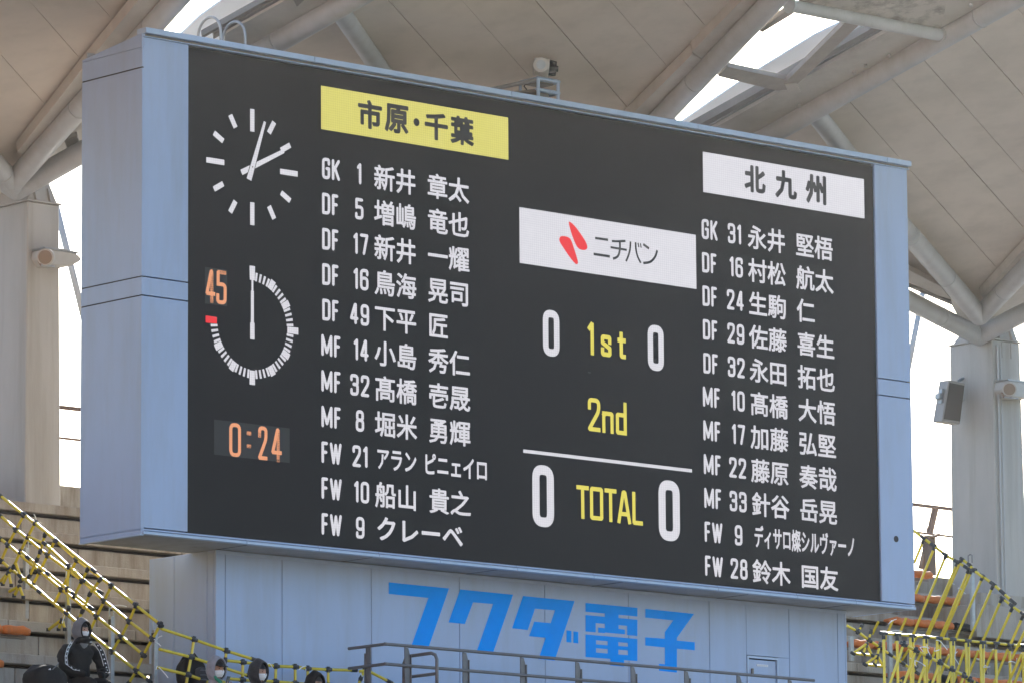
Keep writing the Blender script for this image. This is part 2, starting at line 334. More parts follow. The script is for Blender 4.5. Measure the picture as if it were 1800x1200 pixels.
# ------------------------------------------------------------------ pillars
def pillar(name, pc, px_left, px_right, ypix, ztop, zbot, apex, label):
    c = hy(pc, ypix, 6.7); x0 = c.x; x1 = hy(px_right, ypix, 6.7).x
    y1 = 7.8
    if px_left is not None: y1 = hx(px_left, ypix, x0).y
    t = thing(name, (x0, 6.7, zbot), label, 'pillar', 'concrete pillars carrying the roof')
    a = MB(); k = 0.04
    vs = [(x0 - k, 6.7 - k, zbot), (x1 + k, 6.7 - k, zbot), (x1 + k, y1 + k, zbot), (x0 - k, y1 + k, zbot), (x0, 6.7, ztop), (x1, 6.7, ztop), (x1, y1, ztop), (x0, y1, ztop)]
    a.add(vs, [(0,3,2,1),(4,5,6,7),(0,1,5,4),(1,2,6,5),(2,3,7,6),(3,0,4,7)]); a.part('shaft', M_PILLAR, t, bevel=0.02)
    MB().box((x0 - .03, 6.67, ztop + .003), (x1 + .03, y1 + .03, ztop + .03)).part('bearing_plate', M_PILLAR, t, bevel=0.004)
    A = Vector(apex); b = MB(); zt = ztop + 0.033; ze = A.z + .10
    vs = [(x0 + .02, 6.72, zt), (x1 - .02, 6.72, zt), (x1 - .02, y1 - .05, zt), (x0 + .02, y1 - .05, zt), (x0 + .10, 6.80, ze), (x1 - .14, 6.80, ze), (x1 - .14, 7.35, ze), (x0 + .10, 7.35, ze)]
    b.add(vs, [(0,3,2,1),(4,5,6,7),(0,1,5,4),(1,2,6,5),(2,3,7,6),(3,0,4,7)]); b.part('steel_cap', M_PILLAR, t, bevel=0.015)
    for f in (0.25, 0.7):
        xx = x0 + (x1 - x0) * f; MB().prism([(xx - .01, 6.72, zt), (xx - .01, 6.66, zt), (xx - .01, 6.74, zt + .22), (xx - .01, 6.77, zt + .22)], (.02, 0, 0)).part('rib', M_PILLAR, t)
    return t, x0, x1, y1
zt1 = hy(47, 353, 6.7).z; zt2 = hy(1748, 597, 6.7).z
A1 = hy(28, 326, 7.0); A2 = hy(1722, 566, 7.0)
pl1, p1x0, p1x1, _ = pillar('pillar', 47, None, 103, 600, zt1, 12.7, A1, 'concrete pillar left of the scoreboard with a floodlight on it')
pl2, p2x0, p2x1, p2y1 = pillar('pillar', 1748, 1673, 1797, 800, zt2, 12.7, A2, 'concrete pillar right of the scoreboard with a speaker on its side')

# floodlights on the pillars
def floodlight(ox, oy, y, label, sc=1.0):
    def q(px, py, yy=y): return hy(ox + (px - 77) * sc, oy + (py - 437) * sc, yy)
    t = thing('floodlight', q(70, 458), label, 'floodlight', 'floodlights fixed to the pillars')
    out = [(80, 437), (112, 441), (137, 446), (145, 455), (142, 459), (125, 468), (88, 466), (78, 452)]
    MB().prism([q(*p) for p in out], (0, 0.38, 0)).part('housing', M_LAMP, t, bevel=0.02)
    c = q(82, 452); d = Vector((-0.75, -0.62, -0.2)).normalized()
    rod('lens_ring', c + d * 0.0, c + d * 0.10, 0.135 * sc, M_LAMP, t, 20); rod('lens', c + d * 0.08, c + d * 0.115, 0.11 * sc, M_LENS, t, 20)
    MB().prism([q(78, 434), q(113, 438), q(139, 444), q(137, 446), q(112, 441), q(80, 437)], (0, 0.42, 0)).part('lid', M_GALV, t)
    a = q(66, 460, 6.66); b = q(84, 464); rod('bracket', a, b, 0.025, M_RUST, t); rod('bracket', q(66, 455, 6.66), q(72, 466), 0.02, M_RUST, t)
    rod('bracket', q(72, 466), q(96, 469), 0.015, M_GALV, t)
    return t
floodlight(77, 437, 6.35, 'pale floodlight on the left pillar, its round glass turned left')
floodlight(1770, 668, 6.35, 'pale floodlight at the right edge on the right pillar', 1.0)
# loudspeaker
q = lambda px, py, yy=7.15: hy(px, py, yy)
t = thing('loudspeaker', q(1677, 705), 'grey loudspeaker hung tilted on the left side of the right pillar', 'loudspeaker')
cab = [q(1668, 667), q(1697, 673), q(1688, 745), q(1656, 740)]
MB().prism(cab, (0.10, 0.34, 0.03)).part('cabinet', mat('speaker_shell', (0.30, 0.275, 0.25), 0.5), t, bevel=0.015)
cc = sum(cab, Vector()) / 4
MB().prism([cc + (p - cc) * 0.87 + Vector((0, -0.012, 0)) for p in cab], (0, 0.01, 0)).part('grille', M_GRILLE, t)
MB().prism([q(1651, 690, 7.25), q(1660, 690, 7.25), q(1659, 701, 7.25), q(1651, 700, 7.25)], (0.02, 0.14, 0)).part('bracket', M_GALV, t, bevel=0.01)
MB().prism([q(1656, 683, 7.25), q(1662, 683, 7.25), q(1659, 708, 7.25), q(1655, 708, 7.25)], (0.02, 0.1, 0)).part('bracket', M_GALV, t)
rod('bracket', q(1684, 669, 7.4), Vector((p2x0 + .02, 7.45, q(1690, 662, 7.4).z)), 0.03, M_GALV, t)
rod('bracket', q(1672, 700, 7.4), Vector((p2x0 + .02, 7.45, q(1690, 700, 7.4).z)), 0.03, M_GALV, t)
# conduit on the right pillar
rod('conduit', (p2x0 + .06, 6.62, 13.0), (p2x0 + .10, 6.66, zt2 - .1), 0.02, M_PIPE, pl2); rod('conduit', (p2x0 + .14, 6.62, 13.0), (p2x0 + .18, 6.66, zt2 - .1), 0.014, M_PIPE, pl2)
for k_ in (0.3, 0.62):
    zz = zt2 - .32; rod('lifting_loop', (p2x0 + (p2x1 - p2x0) * k_, 6.66, zz), (p2x0 + (p2x1 - p2x0) * k_, 6.66, zt2 - .03), 0.012, M_PILLAR, pl2)

# braces and rails behind, against the sky
def brace(a, b, yy, r, label):
    P, Q = hy(*a, yy), hy(*b, yy); o = MB().tube([P, Q], r, 10)
    return o.top('steel_brace', M_PIPE, P, label, 'brace', 'slanting braces behind the pillars', smooth=True)
brace((98, 360), (160, 610), 9.0, 0.055, 'thin slanting brace against the sky right of the left pillar')
brace((1622, 515), (1590, 680), 9.0, 0.055, 'thin slanting brace against the sky beside the right edge of the scoreboard')
def backrail(x0, x1, ys, label):
    a, b = hy(x0, ys[0][0], 11.0), hy(x1, ys[0][1], 11.0)
    t = thing('back_railing', a, label, 'railing', 'rusty railings at the back of the stand')
    for k_, (ya, yb) in enumerate(ys): rod('rail', hy(x0, ya, 11.0), hy(x1, yb, 11.0), 0.022 if k_ else 0.016, M_RUST, t)
    return t
t = backrail(96, 160, [(712, 719), (715.5, 722.5), (768, 775)], 'thin rusty railing against the sky left of the scoreboard')
t = backrail(1590, 1685, [(882, 894), (885, 897), (932, 944)], 'thin rusty railing with a leaning post right of the scoreboard')
MB().prism([hy(1644, 889, 11.0), hy(1651, 890, 11.0), hy(1640, 938, 11.0), hy(1633, 937, 11.0)], (0, .08, 0)).part('post', M_RUST, t)
P = [hy(*p, 11.0) for p in [(1629, 933), (1629, 928), (1632, 926), (1637, 926)]]; MB().tube(P, 0.01, 6).part('hook', M_RUST, t)
t = thing('steel_mast', hy(1636, 1000, 10.4), 'short dark steel mast with a bracket at the foot of the leaning rail post', 'mast')
MB().prism([hy(1631, 940, 10.4), hy(1644, 941, 10.4), hy(1646, 1010, 10.4), hy(1632, 1010, 10.4)], (0, .15, 0)).part('post', mat('dark_rust', (0.10, 0.07, 0.055), 0.7), t)
MB().prism([hy(1630, 950, 10.5), hy(1634, 952, 10.5), hy(1626, 999, 10.5), hy(1619, 998, 10.5)], (0, .08, 0)).part('stay', M_RUST, t)
MB().prism([hy(1640, 942, 10.3), hy(1652, 936, 10.3), hy(1655, 940, 10.3), hy(1645, 944, 10.3)], (0, .1, 0)).part('bracket', M_RUST, t)

# ------------------------------------------------------------------ scoreboard
sb = thing('scoreboard', (7.2, 0, ZB), 'large video scoreboard with line-ups, clocks and a grey-blue frame', 'scoreboard')
XL = hy(248, 935, 0).x; XR = hy(1605, 1000, 0).x; BD = 1.41
ZLO = hy(248, 938, 0).z; ZTOP = hy(330, 80, 0).z
g = 0.009
sl1, sl2 = hy(250, 486.5, 0).z, hy(250, 519.5, 0).z
zb1 = hy(248, 923, 0).z; zb2 = hy(248, 932, 0).z
# left column, right column
for (xa, xb) in ((XL, -0.012), (SW + 0.012, XR)):
    for (za, zc) in ((ZB + .006, sl2 - g), (sl2 + g, sl1 - g), (sl1 + g, ZTOP)):
        MB().box((xa, -0.03, za), (xb, 0.05, zc)).part('cladding_panel', M_CLAD, sb, bevel=0.004)
# band under the screen, in lengths
xs = [XL] + [hy(px, 975, 0).x for px in (430, 557, 663, 770, 905, 1040, 1115, 1258, 1397, 1500)] + [XR]
for i in range(len(xs) - 1):
    xa, xb = xs[i] + (0.003 if i else 0), xs[i + 1] - (0.003 if i < len(xs) - 2 else 0)
    zt_ = ZB - 0.010
    MB().box((xa, -0.03, zb2 + .006), (xb, 0.05, zt_)).part('bottom_trim', M_CLAD, sb, bevel=0.003)
    MB().box((xa, -0.055, ZLO), (xb, 0.05, zb2 - .006)).part('bottom_lip', M_CLADLIP, sb, bevel=0.004)
# cornice: step, groove and upper lip, in lengths
zc0, zc1, zc2 = ZTOP + 0.004, hy(248, 59.5, 0).z, hy(252, 50, 0).z
cs = [XL - 0.02] + [hy(px, 100 + (px - 250) * .17, 0).x for px in (546, 892, 1220, 1553)] + [XR + 0.05]
for i in range(len(cs) - 1):
    xa, xb = cs[i] + .004, cs[i + 1] - .004
    MB().box((xa, -0.05, zc0), (xb, 0.10, zc1 - .035)).part('cornice', M_CLADLIP, sb, bevel=0.004)
    MB().box((xa, -0.02, zc1 - .033), (xb, 0.09, zc1)).part('cornice_groove', M_DARKSTEEL, sb)
    MB().box((xa, -0.10, zc1 + .002), (xb, 0.12, zc2)).part('cornice_lip', M_CLADLIP, sb, bevel=0.006)
# left side
st = [(ZLO + .005, hx(248, 928, XL).z), (hx(248, 931, XL).z, sl2 - g), (sl2 + g, sl1 - g), (sl1 + g, hx(248, 121, XL).z), (hx(248, 118.6, XL).z, hx(248, 85, XL).z)]
for za, zc in st: MB().box((XL - 0.03, -0.028, za), (XL + .03, BD, zc)).part('side_panel', M_CLAD, sb, bevel=0.004)
zq = hx(248, 85, XL).z + .006
MB().prism([(XL - .03, -0.02, zq), (XL - .03, BD, zq), (XL - .03, BD, zq + .03), (XL - .03, -0.02, hx(248, 60, XL).z)], (.06, 0, 0)).part('side_panel', M_CLAD, sb, bevel=0.003)
MB().box((XL - .045, -.03, ZLO - 0.02), (XL + .02, BD, ZLO + .003)).part('bottom_lip', M_CLADLIP, sb)
# right side, back, underside, top
MB().box((XR - .03, .052, ZLO + .01), (XR + .012, BD, zc0)).part('side_panel', M_CLAD, sb)
MB().box((XL - .024, -.022, ZLO + .3), (XL + .05, .03, zc0 - .3)).part('side_backing', M_GAP, sb)
MB().box((XL - .024, BD - .046, ZLO + .05), (XL + .02, BD - .006, zc0 - .3)).part('side_backing', M_GAP, sb)
MB().box((XR - .06, -.022, ZLO + .3), (XR - .004, .048, zc0 - .1)).part('side_backing', M_GAP, sb)
MB().box((XL - .024, .056, ZLO + .045), (XL + .05, BD - .045, zc0 - .3)).part('side_backing', M_GAP, sb)
MB().box((XL + .032, BD - .04, ZLO + .01), (XR - .032, BD - .002, zc0)).part('back_wall', M_UNDER, sb)
MB().box((XL + .032, .052, ZLO + .012), (XR - .032, BD - .042, ZLO + .04)).part('underside', M_UNDER, sb)
for px in (420, 640, 860, 1080, 1300, 1480):
    x = hy(px, 980, 0.3).x; MB().box((x - .006, .06, ZLO + .008), (x + .006, BD - .05, ZLO + .012)).part('underside_joint', M_GAP, sb)
MB().prism([(XL + .03, .1, zc1 - .04), (XR - .03, .1, zc1 - .04), (XR - .03, BD, zc1 - .25), (XL + .03, BD, zc1 - .25)], (0, 0, -.03)).part('top_sheet', M_UNDER, sb)
MB().box((XL + .04, .052, ZLO + .05), (XR - .04, .07, zc0)).part('backing', M_GAP, sb)
# drain hole in the right column
P = hy(1575, 946.5, -.03); rod('vent_hole', P + Vector((0, .01, 0)), P - Vector((0, .008, 0)), 0.052, M_GAP, sb, 20)
# the screen
scr = MB().box((0, 0, ZB), (SW, 0.04, ZB + SH)).part('screen', M_SCREEN, sb)
scr['_b'] = tuple(base_of(sb))
EPS = [-0.004]
def flat(polys, m, name, y=None):
    """polygons given as lists of (x, z) on the screen -> one thin printed patch, a sub-part of the screen"""
    b = MB(); yy = EPS[0] if y is None else y
    for k_, pl in enumerate(polys):
        y2 = yy - (k_ % 9) * 0.00015; n = len(b.v)
        b.v += [(x, y2, z) for x, z in pl]; b.f.append(tuple(range(n, n + len(pl))))
    return b.part(name, m, scr)
def sp(px, py): v = hy(px, py, 0); return (v.x, v.z)
def rect(tl, br):
    a, b = sp(*tl), sp(*br); return [(a[0], b[1]), (b[0], b[1]), (b[0], a[1]), (a[0], a[1])]
flat([rect((564, 151), (893.5, 281.5))], L_YEL, 'home_team_banner')
flat([rect((1235, 267), (1519.5, 384.5))], L_WHITE, 'away_team_banner')
flat([rect((912.5, 364.5), (1224, 508.5))], L_WHITE, 'advert_banner')
flat([rect((360, 469.5), (399, 539))], M_DIM, 'added_time_field'); flat([rect((376, 736.5), (509, 813))], M_DIM, 'match_time_field')

# stroke lettering (condensed round grotesque)
def arcpoly(pts, r, closed=False, n=6):
    """round the corners of a polyline"""
    out = []; N = len(pts)
    for i, p in enumerate(pts):
        if (not closed and (i == 0 or i == N - 1)) or (len(p) > 2 and p[2] == 0): out.append((p[0], p[1])); continue
        a, b = pts[i - 1], pts[(i + 1) % N]; P = Vector(p[:2]); A = Vector(a[:2]) - P; B = Vector(b[:2]) - P
        rr = min(r * (p[2] if len(p) > 2 else 1), A.length * 0.5, B.length * 0.5)
        if rr < 1e-4: out.append((p[0], p[1])); continue
        s_, e_ = P + A.normalized() * rr, P + B.normalized() * rr
        for j in range(n + 1):
            t_ = j / n; q_ = s_ * (1 - t_) ** 2 + P * 2 * t_ * (1 - t_) + e_ * t_ ** 2; q_ = q_.lerp(s_.lerp(e_, t_), -0.1); out.append((q_.x, q_.y))
    return out
O_ = 0 
GL = {  # (width factor, [ (points, closed) ]) in a unit box
 '0': (1, [([(0,0),(0,1),(1,1),(1,0)], True)]),
 '1': (.52, [([(-.05,.84,0),(1,1,0),(1,0)], False)]),
 '2': (1, [([(0,.74),(0,1),(1,1),(1,.64),(0,.02,0),(0,0,0),(1,0)], False)]),
 '3': (1, [([(0,.76),(0,1),(1,1),(1,.54),(.35,.54)], False), ([(.35,.52),(1,.52),(1,0),(0,0),(0,.24)], False)]),
 '4': (1, [([(.72,0),(.72,1,0),(.62,1,0),(0,.25,0),(1,.25)], False)]),
 '5': (1, [([(.95,1),(.05,1,0),(.05,.56,0),(.05,.6,0),(1,.6),(1,0),(0,0),(0,.22)], False)]),
 '6': (1, [([(1,.78),(1,1),(0,1),(0,.5)], False), ([(0,0),(0,.58),(1,.58),(1,0)], True)]),
 '7': (1, [([(0,1),(1,1,0),(.45,0)], False)]),
 '8': (1, [([(.05,.55),(.05,1),(.95,1),(.95,.55)], True), ([(0,0),(0,.54),(1,.54),(1,0)], True)]),
 '9': (1, [([(0,.22),(0,0),(1,0),(1,.5)], False), ([(0,.42),(0,1),(1,1),(1,.42)], True)]),
 'G': (1, [([(1,.76),(1,1),(0,1),(0,0),(1,0),(1,.5,0),(.6,.5)], False)]),
 'K': (1, [([(0,0),(0,1)], False), ([(1,1),(.02,.40)], False), ([(.32,.60),(1,0)], False)]),
 'D': (1, [([(0,0,0),(0,1,0),(1,1),(1,0)], True)]),
 'F': (.8, [([(1,1),(0,1,0),(0,0)], False), ([(0,.52),(.85,.52)], False)]),
 'M': (1.35, [([(0,0),(0,1,0),(.5,.14,0),(1,1,0),(1,0)], False)]),
 'W': (1.45, [([(0,1),(.27,0,0),(.5,.95,0),(.73,0,0),(1,1)], False)]),
 ':': (.3, [([(.5,.22),(.5,.24)], False), ([(.5,.66),(.5,.68)], False)]),
 's': (1, [([(1,.72),(1,1,.4),(0,1,.4),(0,.66,0),(1,.36,0),(1,0,.4),(0,0,.4),(0,.26)], False)]),
 't': (1, [([(.42,1),(.42,0,.5),(1,0)], False), ([(0,.72),(1,.72)], False)]),
 'n': (1, [([(0,0),(0,1)], False), ([(0,.9),(.3,1,0),(1,1,.4),(1,0)], False)]),
 'd': (1, [([(1,0),(1,1)], False), ([(1,.62),(0,.62,.3),(0,0,.3),(1,0)], False)]),
 'T': (1, [([(0,1),(1,1)], False), ([(.5,1),(.5,0)], False)]),
 'O': (1, [([(0,0,.3),(0,1,.3),(1,1,.3),(1,0,.3)], True)]),
 'A': (1, [([(0,0),(.42,1,0),(.58,1,0),(1,0)], False), ([(.2,.26),(.8,.26)], False)]),
 'L': (1, [([(0,1),(0,0,0),(1,0)], False)]),
}
def stroke_polys(ch, x0, x1, z0, z1, th, round_=True, rr=1.0):
    """quads (and end discs) of one glyph fitted into the box"""
    res = []; h = th / 2
    X0, X1, Z0, Z1 = x0 + h, x1 - h, z0 + h, z1 - h
    if X1 - X0 < 0.002: X0 = X1 = (x0 + x1) / 2
    for pts, closed in GL[ch][1]:
        P = [(X0 + (X1 - X0) * p[0], Z0 + (Z1 - Z0) * p[1]) + tuple(p[2:]) for p in pts]
        L_ = arcpoly(P, (X1 - X0) * 0.5 * rr + 1e-6, closed)
        V = [Vector(p) for p in L_]
        if closed: V.append(V[0])
        for i in range(len(V) - 1):
            d = V[i + 1] - V[i]
            if d.length < 1e-6: continue
            d.normalize(); n_ = Vector((-d.y, d.x)) * h; a, b = V[i].copy(), V[i + 1].copy()
            if not round_: a -= d * h * (0.98 if (i == 0 and not closed) else 0.4); b += d * h * (0.98 if (i == len(V) - 2 and not closed) else 0.4)
            res.append([tuple(a - n_), tuple(b - n_), tuple(b + n_), tuple(a + n_)])
        if round_:
            for i, v in enumerate(V[:-1] if closed else V):
                endp = (not closed) and (i == 0 or i == len(V) - 1); k_ = 0.9 if endp else 1.0
                res.append([(v.x + h * k_ * math.cos(w * math.pi / 5), v.y + h * k_ * math.sin(w * math.pi / 5)) for w in range(10)])
    return res
def word(txt, xc, z0, hgt, wd, gap, th, align='c'):
    ws = [GL[c_][0] * wd for c_ in txt]; tot = sum(ws) + gap * (len(txt) - 1)
    x = xc - tot / 2 if align == 'c' else (xc if align == 'l' else xc - tot); res = []
    for c_, w_ in zip(txt, ws):
        res.append(stroke_polys(c_, x, x + w_, z0, z0 + hgt, th)); x += w_ + gap
    return res

# character outlines of the bundled fallback font: fill plus a rounded rim that sets the weight
_gc = {}
def glyph(ch):
    if ch in _gc: return _gc[ch]
    def ev(mode):
        c_ = bpy.data.curves.new('glyph', 'FONT'); c_.body = ch; c_.resolution_u = 2; c_.dimensions = '2D'; c_.fill_mode = mode
        o = bpy.data.objects.new('glyph', c_); COL.objects.link(o)
        dg = bpy.context.evaluated_depsgraph_get(); me = bpy.data.meshes.new_from_object(o.evaluated_get(dg))
        bpy.data.objects.remove(o); bpy.data.curves.remove(c_); return me
    a = ev('FRONT'); b = ev('NONE')
    fill = [[tuple(a.vertices[i].co[:2]) for i in p.vertices] for p in a.polygons]
    edges = [(tuple(b.vertices[e.vertices[0]].co[:2]), tuple(b.vertices[e.vertices[1]].co[:2])) for e in b.edges]
    if not edges:
        cnt = {}
        for p in a.polygons:
            for k_ in p.edge_keys: cnt[k_] = cnt.get(k_, 0) + 1
        edges = [(tuple(a.vertices[k_[0]].co[:2]), tuple(a.vertices[k_[1]].co[:2])) for k_, v_ in cnt.items() if v_ == 1]
    bpy.data.meshes.remove(a); bpy.data.meshes.remove(b)
    _gc[ch] = (fill, edges); return _gc[ch]
EM = 1.0
def kanji(ch, x0, zb, wem, hem, bold=0.035):
    """glyph with em box of wem x hem, left edge x0, em bottom zb"""
    fill, edges = glyph(ch)
    T = lambda p: (x0 + p[0] / EM * wem, zb + (p[1] / EM + 0.12) * hem)
    polys = [[T(p) for p in pl] for pl in fill]
    h = bold * (wem + hem) * 0.25
    for a, b in edges:
        A, B = Vector(T(a)), Vector(T(b)); d = B - A
        if d.length < 1e-6: continue
        d.normalize(); n_ = Vector((-d.y, d.x)) * h
        polys.append([tuple(A - n_), tuple(B - n_), tuple(B + n_), tuple(A + n_)])
        polys.append([(A.x + h * math.cos(w * math.pi / 3), A.y + h * math.sin(w * math.pi / 3)) for w in range(6)])
    return polys
ROWS_L = [('GK','1','新井','章太'),('DF','5','増嶋','竜也'),('DF','17','新井','一耀'),('DF','16','鳥海','晃司'),('DF','49','下平','匠'),('MF','14','小島','秀仁'),('MF','32','髙橋','壱晟'),('MF','8','堀米','勇輝'),('FW','21','アラン','ピニェイロ'),('FW','10','船山','貴之'),('FW','9','クレーベ','')]
ROWS_R = [('GK','31','永井','堅梧'),('DF','16','村松','航太'),('DF','24','生駒','仁'),('DF','29','佐藤','喜生'),('DF','32','永田','拓也'),('MF','10','髙橋','大悟'),('MF','17','加藤','弘堅'),('MF','22','藤原','奏哉'),('MF','33','針谷','岳晃'),('FW','9','ディサロ燦シルヴァーノ',''),('FW','28','鈴木','国友')]
def lineup(rows, bx, by0, by1, posL, numC, cols, side):
    za, zc = sp(bx, by0)[1], sp(bx, by1)[1]
    ym = (by0 + by1) / 2
    X = lambda px: hy(px, ym + (px - bx) * .14, 0).x
    cap = 0.327
    for i, (ps, nm, k1, k2) in enumerate(rows):
        zb = za + (zc - za) * i / 10.0
        cap_word = lambda txt, x_, gap, th, al, nm_: [flat(p_, L_WHITE, nm_) for p_ in word(txt, x_, zb, cap, .160 if al == 'l' else .168, gap, th, al)]
        cap_word(ps, X(posL) + (0.02 if ps in ('GK', 'DF') else 0), .034, .049, 'l', 'position_letter')
        cap_word(nm, X(numC) + (0.03 if nm[0] == '1' and len(nm) > 1 else 0), .042, .049, 'c', 'number_digit')
        zk = zb - 0.045
        if side == 'L': special = {'アラン': (660, 732, .37), 'ピニェイロ': (743, 857, .37), 'クレーベ': (659, 813, .40)}
        else: special = {'ディサロ燦シルヴァーノ': (1322, 1500.5, .38)}
        for k_, txt in enumerate((k1, k2)):
            if not txt: continue
            if txt in special:
                a, b, hh = special[txt]; xa, xb = X(a), X(b); n_ = len(txt); polys = []
                for j, ch in enumerate(txt): polys.append(kanji(ch, xa + (xb - xa) * j / n_, zk + .03, (xb - xa) / n_, hh, 0.045))
            else:
                c0, c1, c2 = cols[k_]; polys = []
                for j, ch in enumerate(txt):
                    xa, xb = (X(c0), X(c1)) if j == 0 else (X(c1), X(c2)); polys.append(kanji(ch, xa, zk, xb - xa, 0.405, 0.036))
            for p_ in polys: flat(p_, L_WHITE, 'name_character')
_f, _e = glyph('田'); _xs = [p[0] for pl in _f for p in pl]; _zs = [p[1] for pl in _f for p in pl]
print('GLYPH 田', min(_xs), max(_xs), min(_zs), max(_zs))
EM = (max(_xs) + min(_xs))
lineup(ROWS_L, 566, 314.5, 939, 564.5, 632, ((657.5, 695.8, 733), (752, 789, 827)), 'L')
lineup(ROWS_R, 1237, 420.5, 1011.0, 1235.5, 1295, ((1318, 1352, 1385.5), (1402.5, 1436, 1469.5)), 'R')

# banners' own lettering
EPS[0] = -0.008
def kanji_px(ch, l, t_, r_, b_, m, bold, name, fit=True):
    """glyph outline fitted to the pixel box (left, top at its left, right, bottom at its right)"""
    fill, edges = glyph(ch); xs_ = [p[0] for pl in fill for p in pl]; zs_ = [p[1] for pl in fill for p in pl]
    x0, z1 = sp(l, t_); x1, z0 = sp(r_, b_)
    wem = (x1 - x0) / (max(xs_) - min(xs_)) * EM; hem = (z1 - z0) / (max(zs_) - min(zs_)) * EM
    return kanji(ch, x0 - min(xs_) / EM * wem, z0 - (min(zs_) / EM + .12) * hem, wem, hem, bold)
pol = []
for ch, l, t_, r_, b_ in (('市', 630, 175.5, 669.5, 229), ('原', 677, 183, 716, 236.5), ('千', 747, 197.5, 785.5, 248.5), ('葉', 792.5, 204, 831, 257)):
    flat(kanji_px(ch, l, t_, r_, b_, M_INK, 0.075, ''), M_INK, 'banner_character')
pol = []
cx_, cz_ = sp(731.5, 215.5); pol.append([(cx_ + 0.062 * math.cos(w * math.pi / 10), cz_ + 0.062 * math.sin(w * math.pi / 10)) for w in range(20)])
flat(pol, M_INK, 'banner_dot')
pol = []
for ch, l, t_, r_, b_ in (('北', 1309, 291, 1344, 340.5), ('九', 1363, 299.5, 1399, 351), ('州', 1416.5, 307, 1450.5, 360)):
    flat(kanji_px(ch, l, t_, r_, b_, M_INK, 0.085, ''), M_INK, 'banner_character')
# advert logo and word
def z54(pts, ox=900, oy=350, s_=5.4545): return [sp(ox + x / s_, oy + y / s_) for x, y in pts]
def smoothpoly(pts, n=4):
    out = []; N = len(pts)
    for i in range(N):
        p0, p1, p2, p3 = [Vector(pts[(i + k_) % N]) for k_ in (-1, 0, 1, 2)]
        for j in range(n):
            t_ = j / n; out.append(tuple(0.5 * ((2 * p1) + (p2 - p0) * t_ + (2 * p0 - 5 * p1 + 4 * p2 - p3) * t_ ** 2 + (3 * p1 - p0 - 3 * p2 + p3) * t_ ** 3)))
    return out
flat([smoothpoly(z54([(541,224),(556,223),(600,262),(650,328),(700,405),(719,455),(712,482),(685,491),(645,482),(612,445),(580,370),(552,282)])),
      smoothpoly(z54([(450,385),(465,361),(505,359),(545,374),(567,405),(590,470),(612,540),(629,605),(622,626),(600,618),(550,558),(490,470),(458,418)]))], L_RED, 'logo')
def ribbon(px_pts, th, butt=True):
    V = [Vector(sp(900 + x / 5.4545, 350 + y / 5.4545)) for x, y in px_pts]; res = []
    if len(V) > 2:
        C_ = []
        for i in range(len(V) - 1):
            p0, p1, p2, p3 = V[max(i - 1, 0)], V[i], V[i + 1], V[min(i + 2, len(V) - 1)]
            for j in range(5):
                t_ = j / 5; C_.append(0.5 * ((2 * p1) + (p2 - p0) * t_ + (2 * p0 - 5 * p1 + 4 * p2 - p3) * t_ ** 2 + (3 * p1 - p0 - 3 * p2 + p3) * t_ ** 3))
        V = C_ + [V[-1]]
    for i in range(len(V) - 1):
        d = (V[i + 1] - V[i]).normalized(); n_ = Vector((-d.y, d.x)) * th / 2; e = d * th * 0.12 if 0 < i < len(V) - 2 else d * 0.002
        res.append([tuple(V[i] - n_ - e), tuple(V[i + 1] - n_ + e), tuple(V[i + 1] + n_ + e), tuple(V[i] + n_ - e)])
    return res
pol = []; cnt_ = 0
for s_, w_ in (([(795,376),(917,393)],.040),([(780,528),(934,552)],.042),([(955,405),(1020,408),(1084,404)],.036),([(942,464),(1096,490)],.036),([(1031,412),(1031,470),(1022,528),(1000,560),(965,574)],.040),
              ([(1133,410),(1128,480),(1112,545),(1090,598)],.036),([(1181,418),(1186,490),(1204,560),(1232,614)],.036),([(1205,424),(1213,464)],.026),([(1227,428),(1235,468)],.026),([(1256,436),(1310,476)],.042),([(1388,494),(1370,552),(1325,603),(1256,616)],.040)):
    pol += ribbon(s_, w_); cnt_ += 1
    if cnt_ in (2, 5, 9, 11): flat(pol, M_INK, 'advert_character'); pol = []
EPS[0] = -0.004
# scores
def score(l, t_, r_, b_, name='score_digit'):
    x0 = sp(l, t_)[0]; x1 = sp(r_, t_)[0]; zc_ = (sp((l + r_) / 2, t_)[1], sp((l + r_) / 2, b_)[1])
    flat(stroke_polys('0', x0, x1, zc_[1], zc_[0], (x1 - x0) * 0.33, True, 1.0), L_WHITE, name)
score(953.7, 545.3, 982.7, 626); score(1137.8, 571.5, 1166, 651.2); score(935, 816.8, 973, 925.4); score(1156.8, 843.6, 1194, 950)
def yel(txt, boxes, th):
    pol = []
    for ch, (l, r_, top, bot) in zip(txt, boxes):
        xm = (l + r_) / 2; flat(stroke_polys(ch, sp(l, top)[0], sp(r_, top)[0], sp(xm, bot)[1], sp(xm, top)[1], th, False), L_LET, 'period_letter')
yel('1st', [(1033.0, 1043.3, 564.8, 623.5), (1055.8, 1074.2, 588.8, 626.5), (1084.8, 1099.5, 583.5, 630)], 0.07)
yel('2nd', [(1032.9, 1054.6, 699.3, 757.5), (1058.2, 1078, 722.8, 760.8), (1081.9, 1101, 706, 763.6)], 0.066)
yel('TOTAL', [(1012.8, 1034.6, 852.5, 911), (1036.5, 1059.6, 855.3, 913.5), (1062.4, 1083.2, 858.2, 916.5), (1084.6, 1108.4, 861.3, 919.5), (1111, 1129.2, 864.2, 922)], 0.066)
a, b = sp(919.5, 791.8), sp(1216, 827.5)
flat([[(a[0], a[1] - .026), (b[0], a[1] - .026), (b[0], a[1] + .026), (a[0], a[1] + .026)]], L_WHITE, 'total_line')
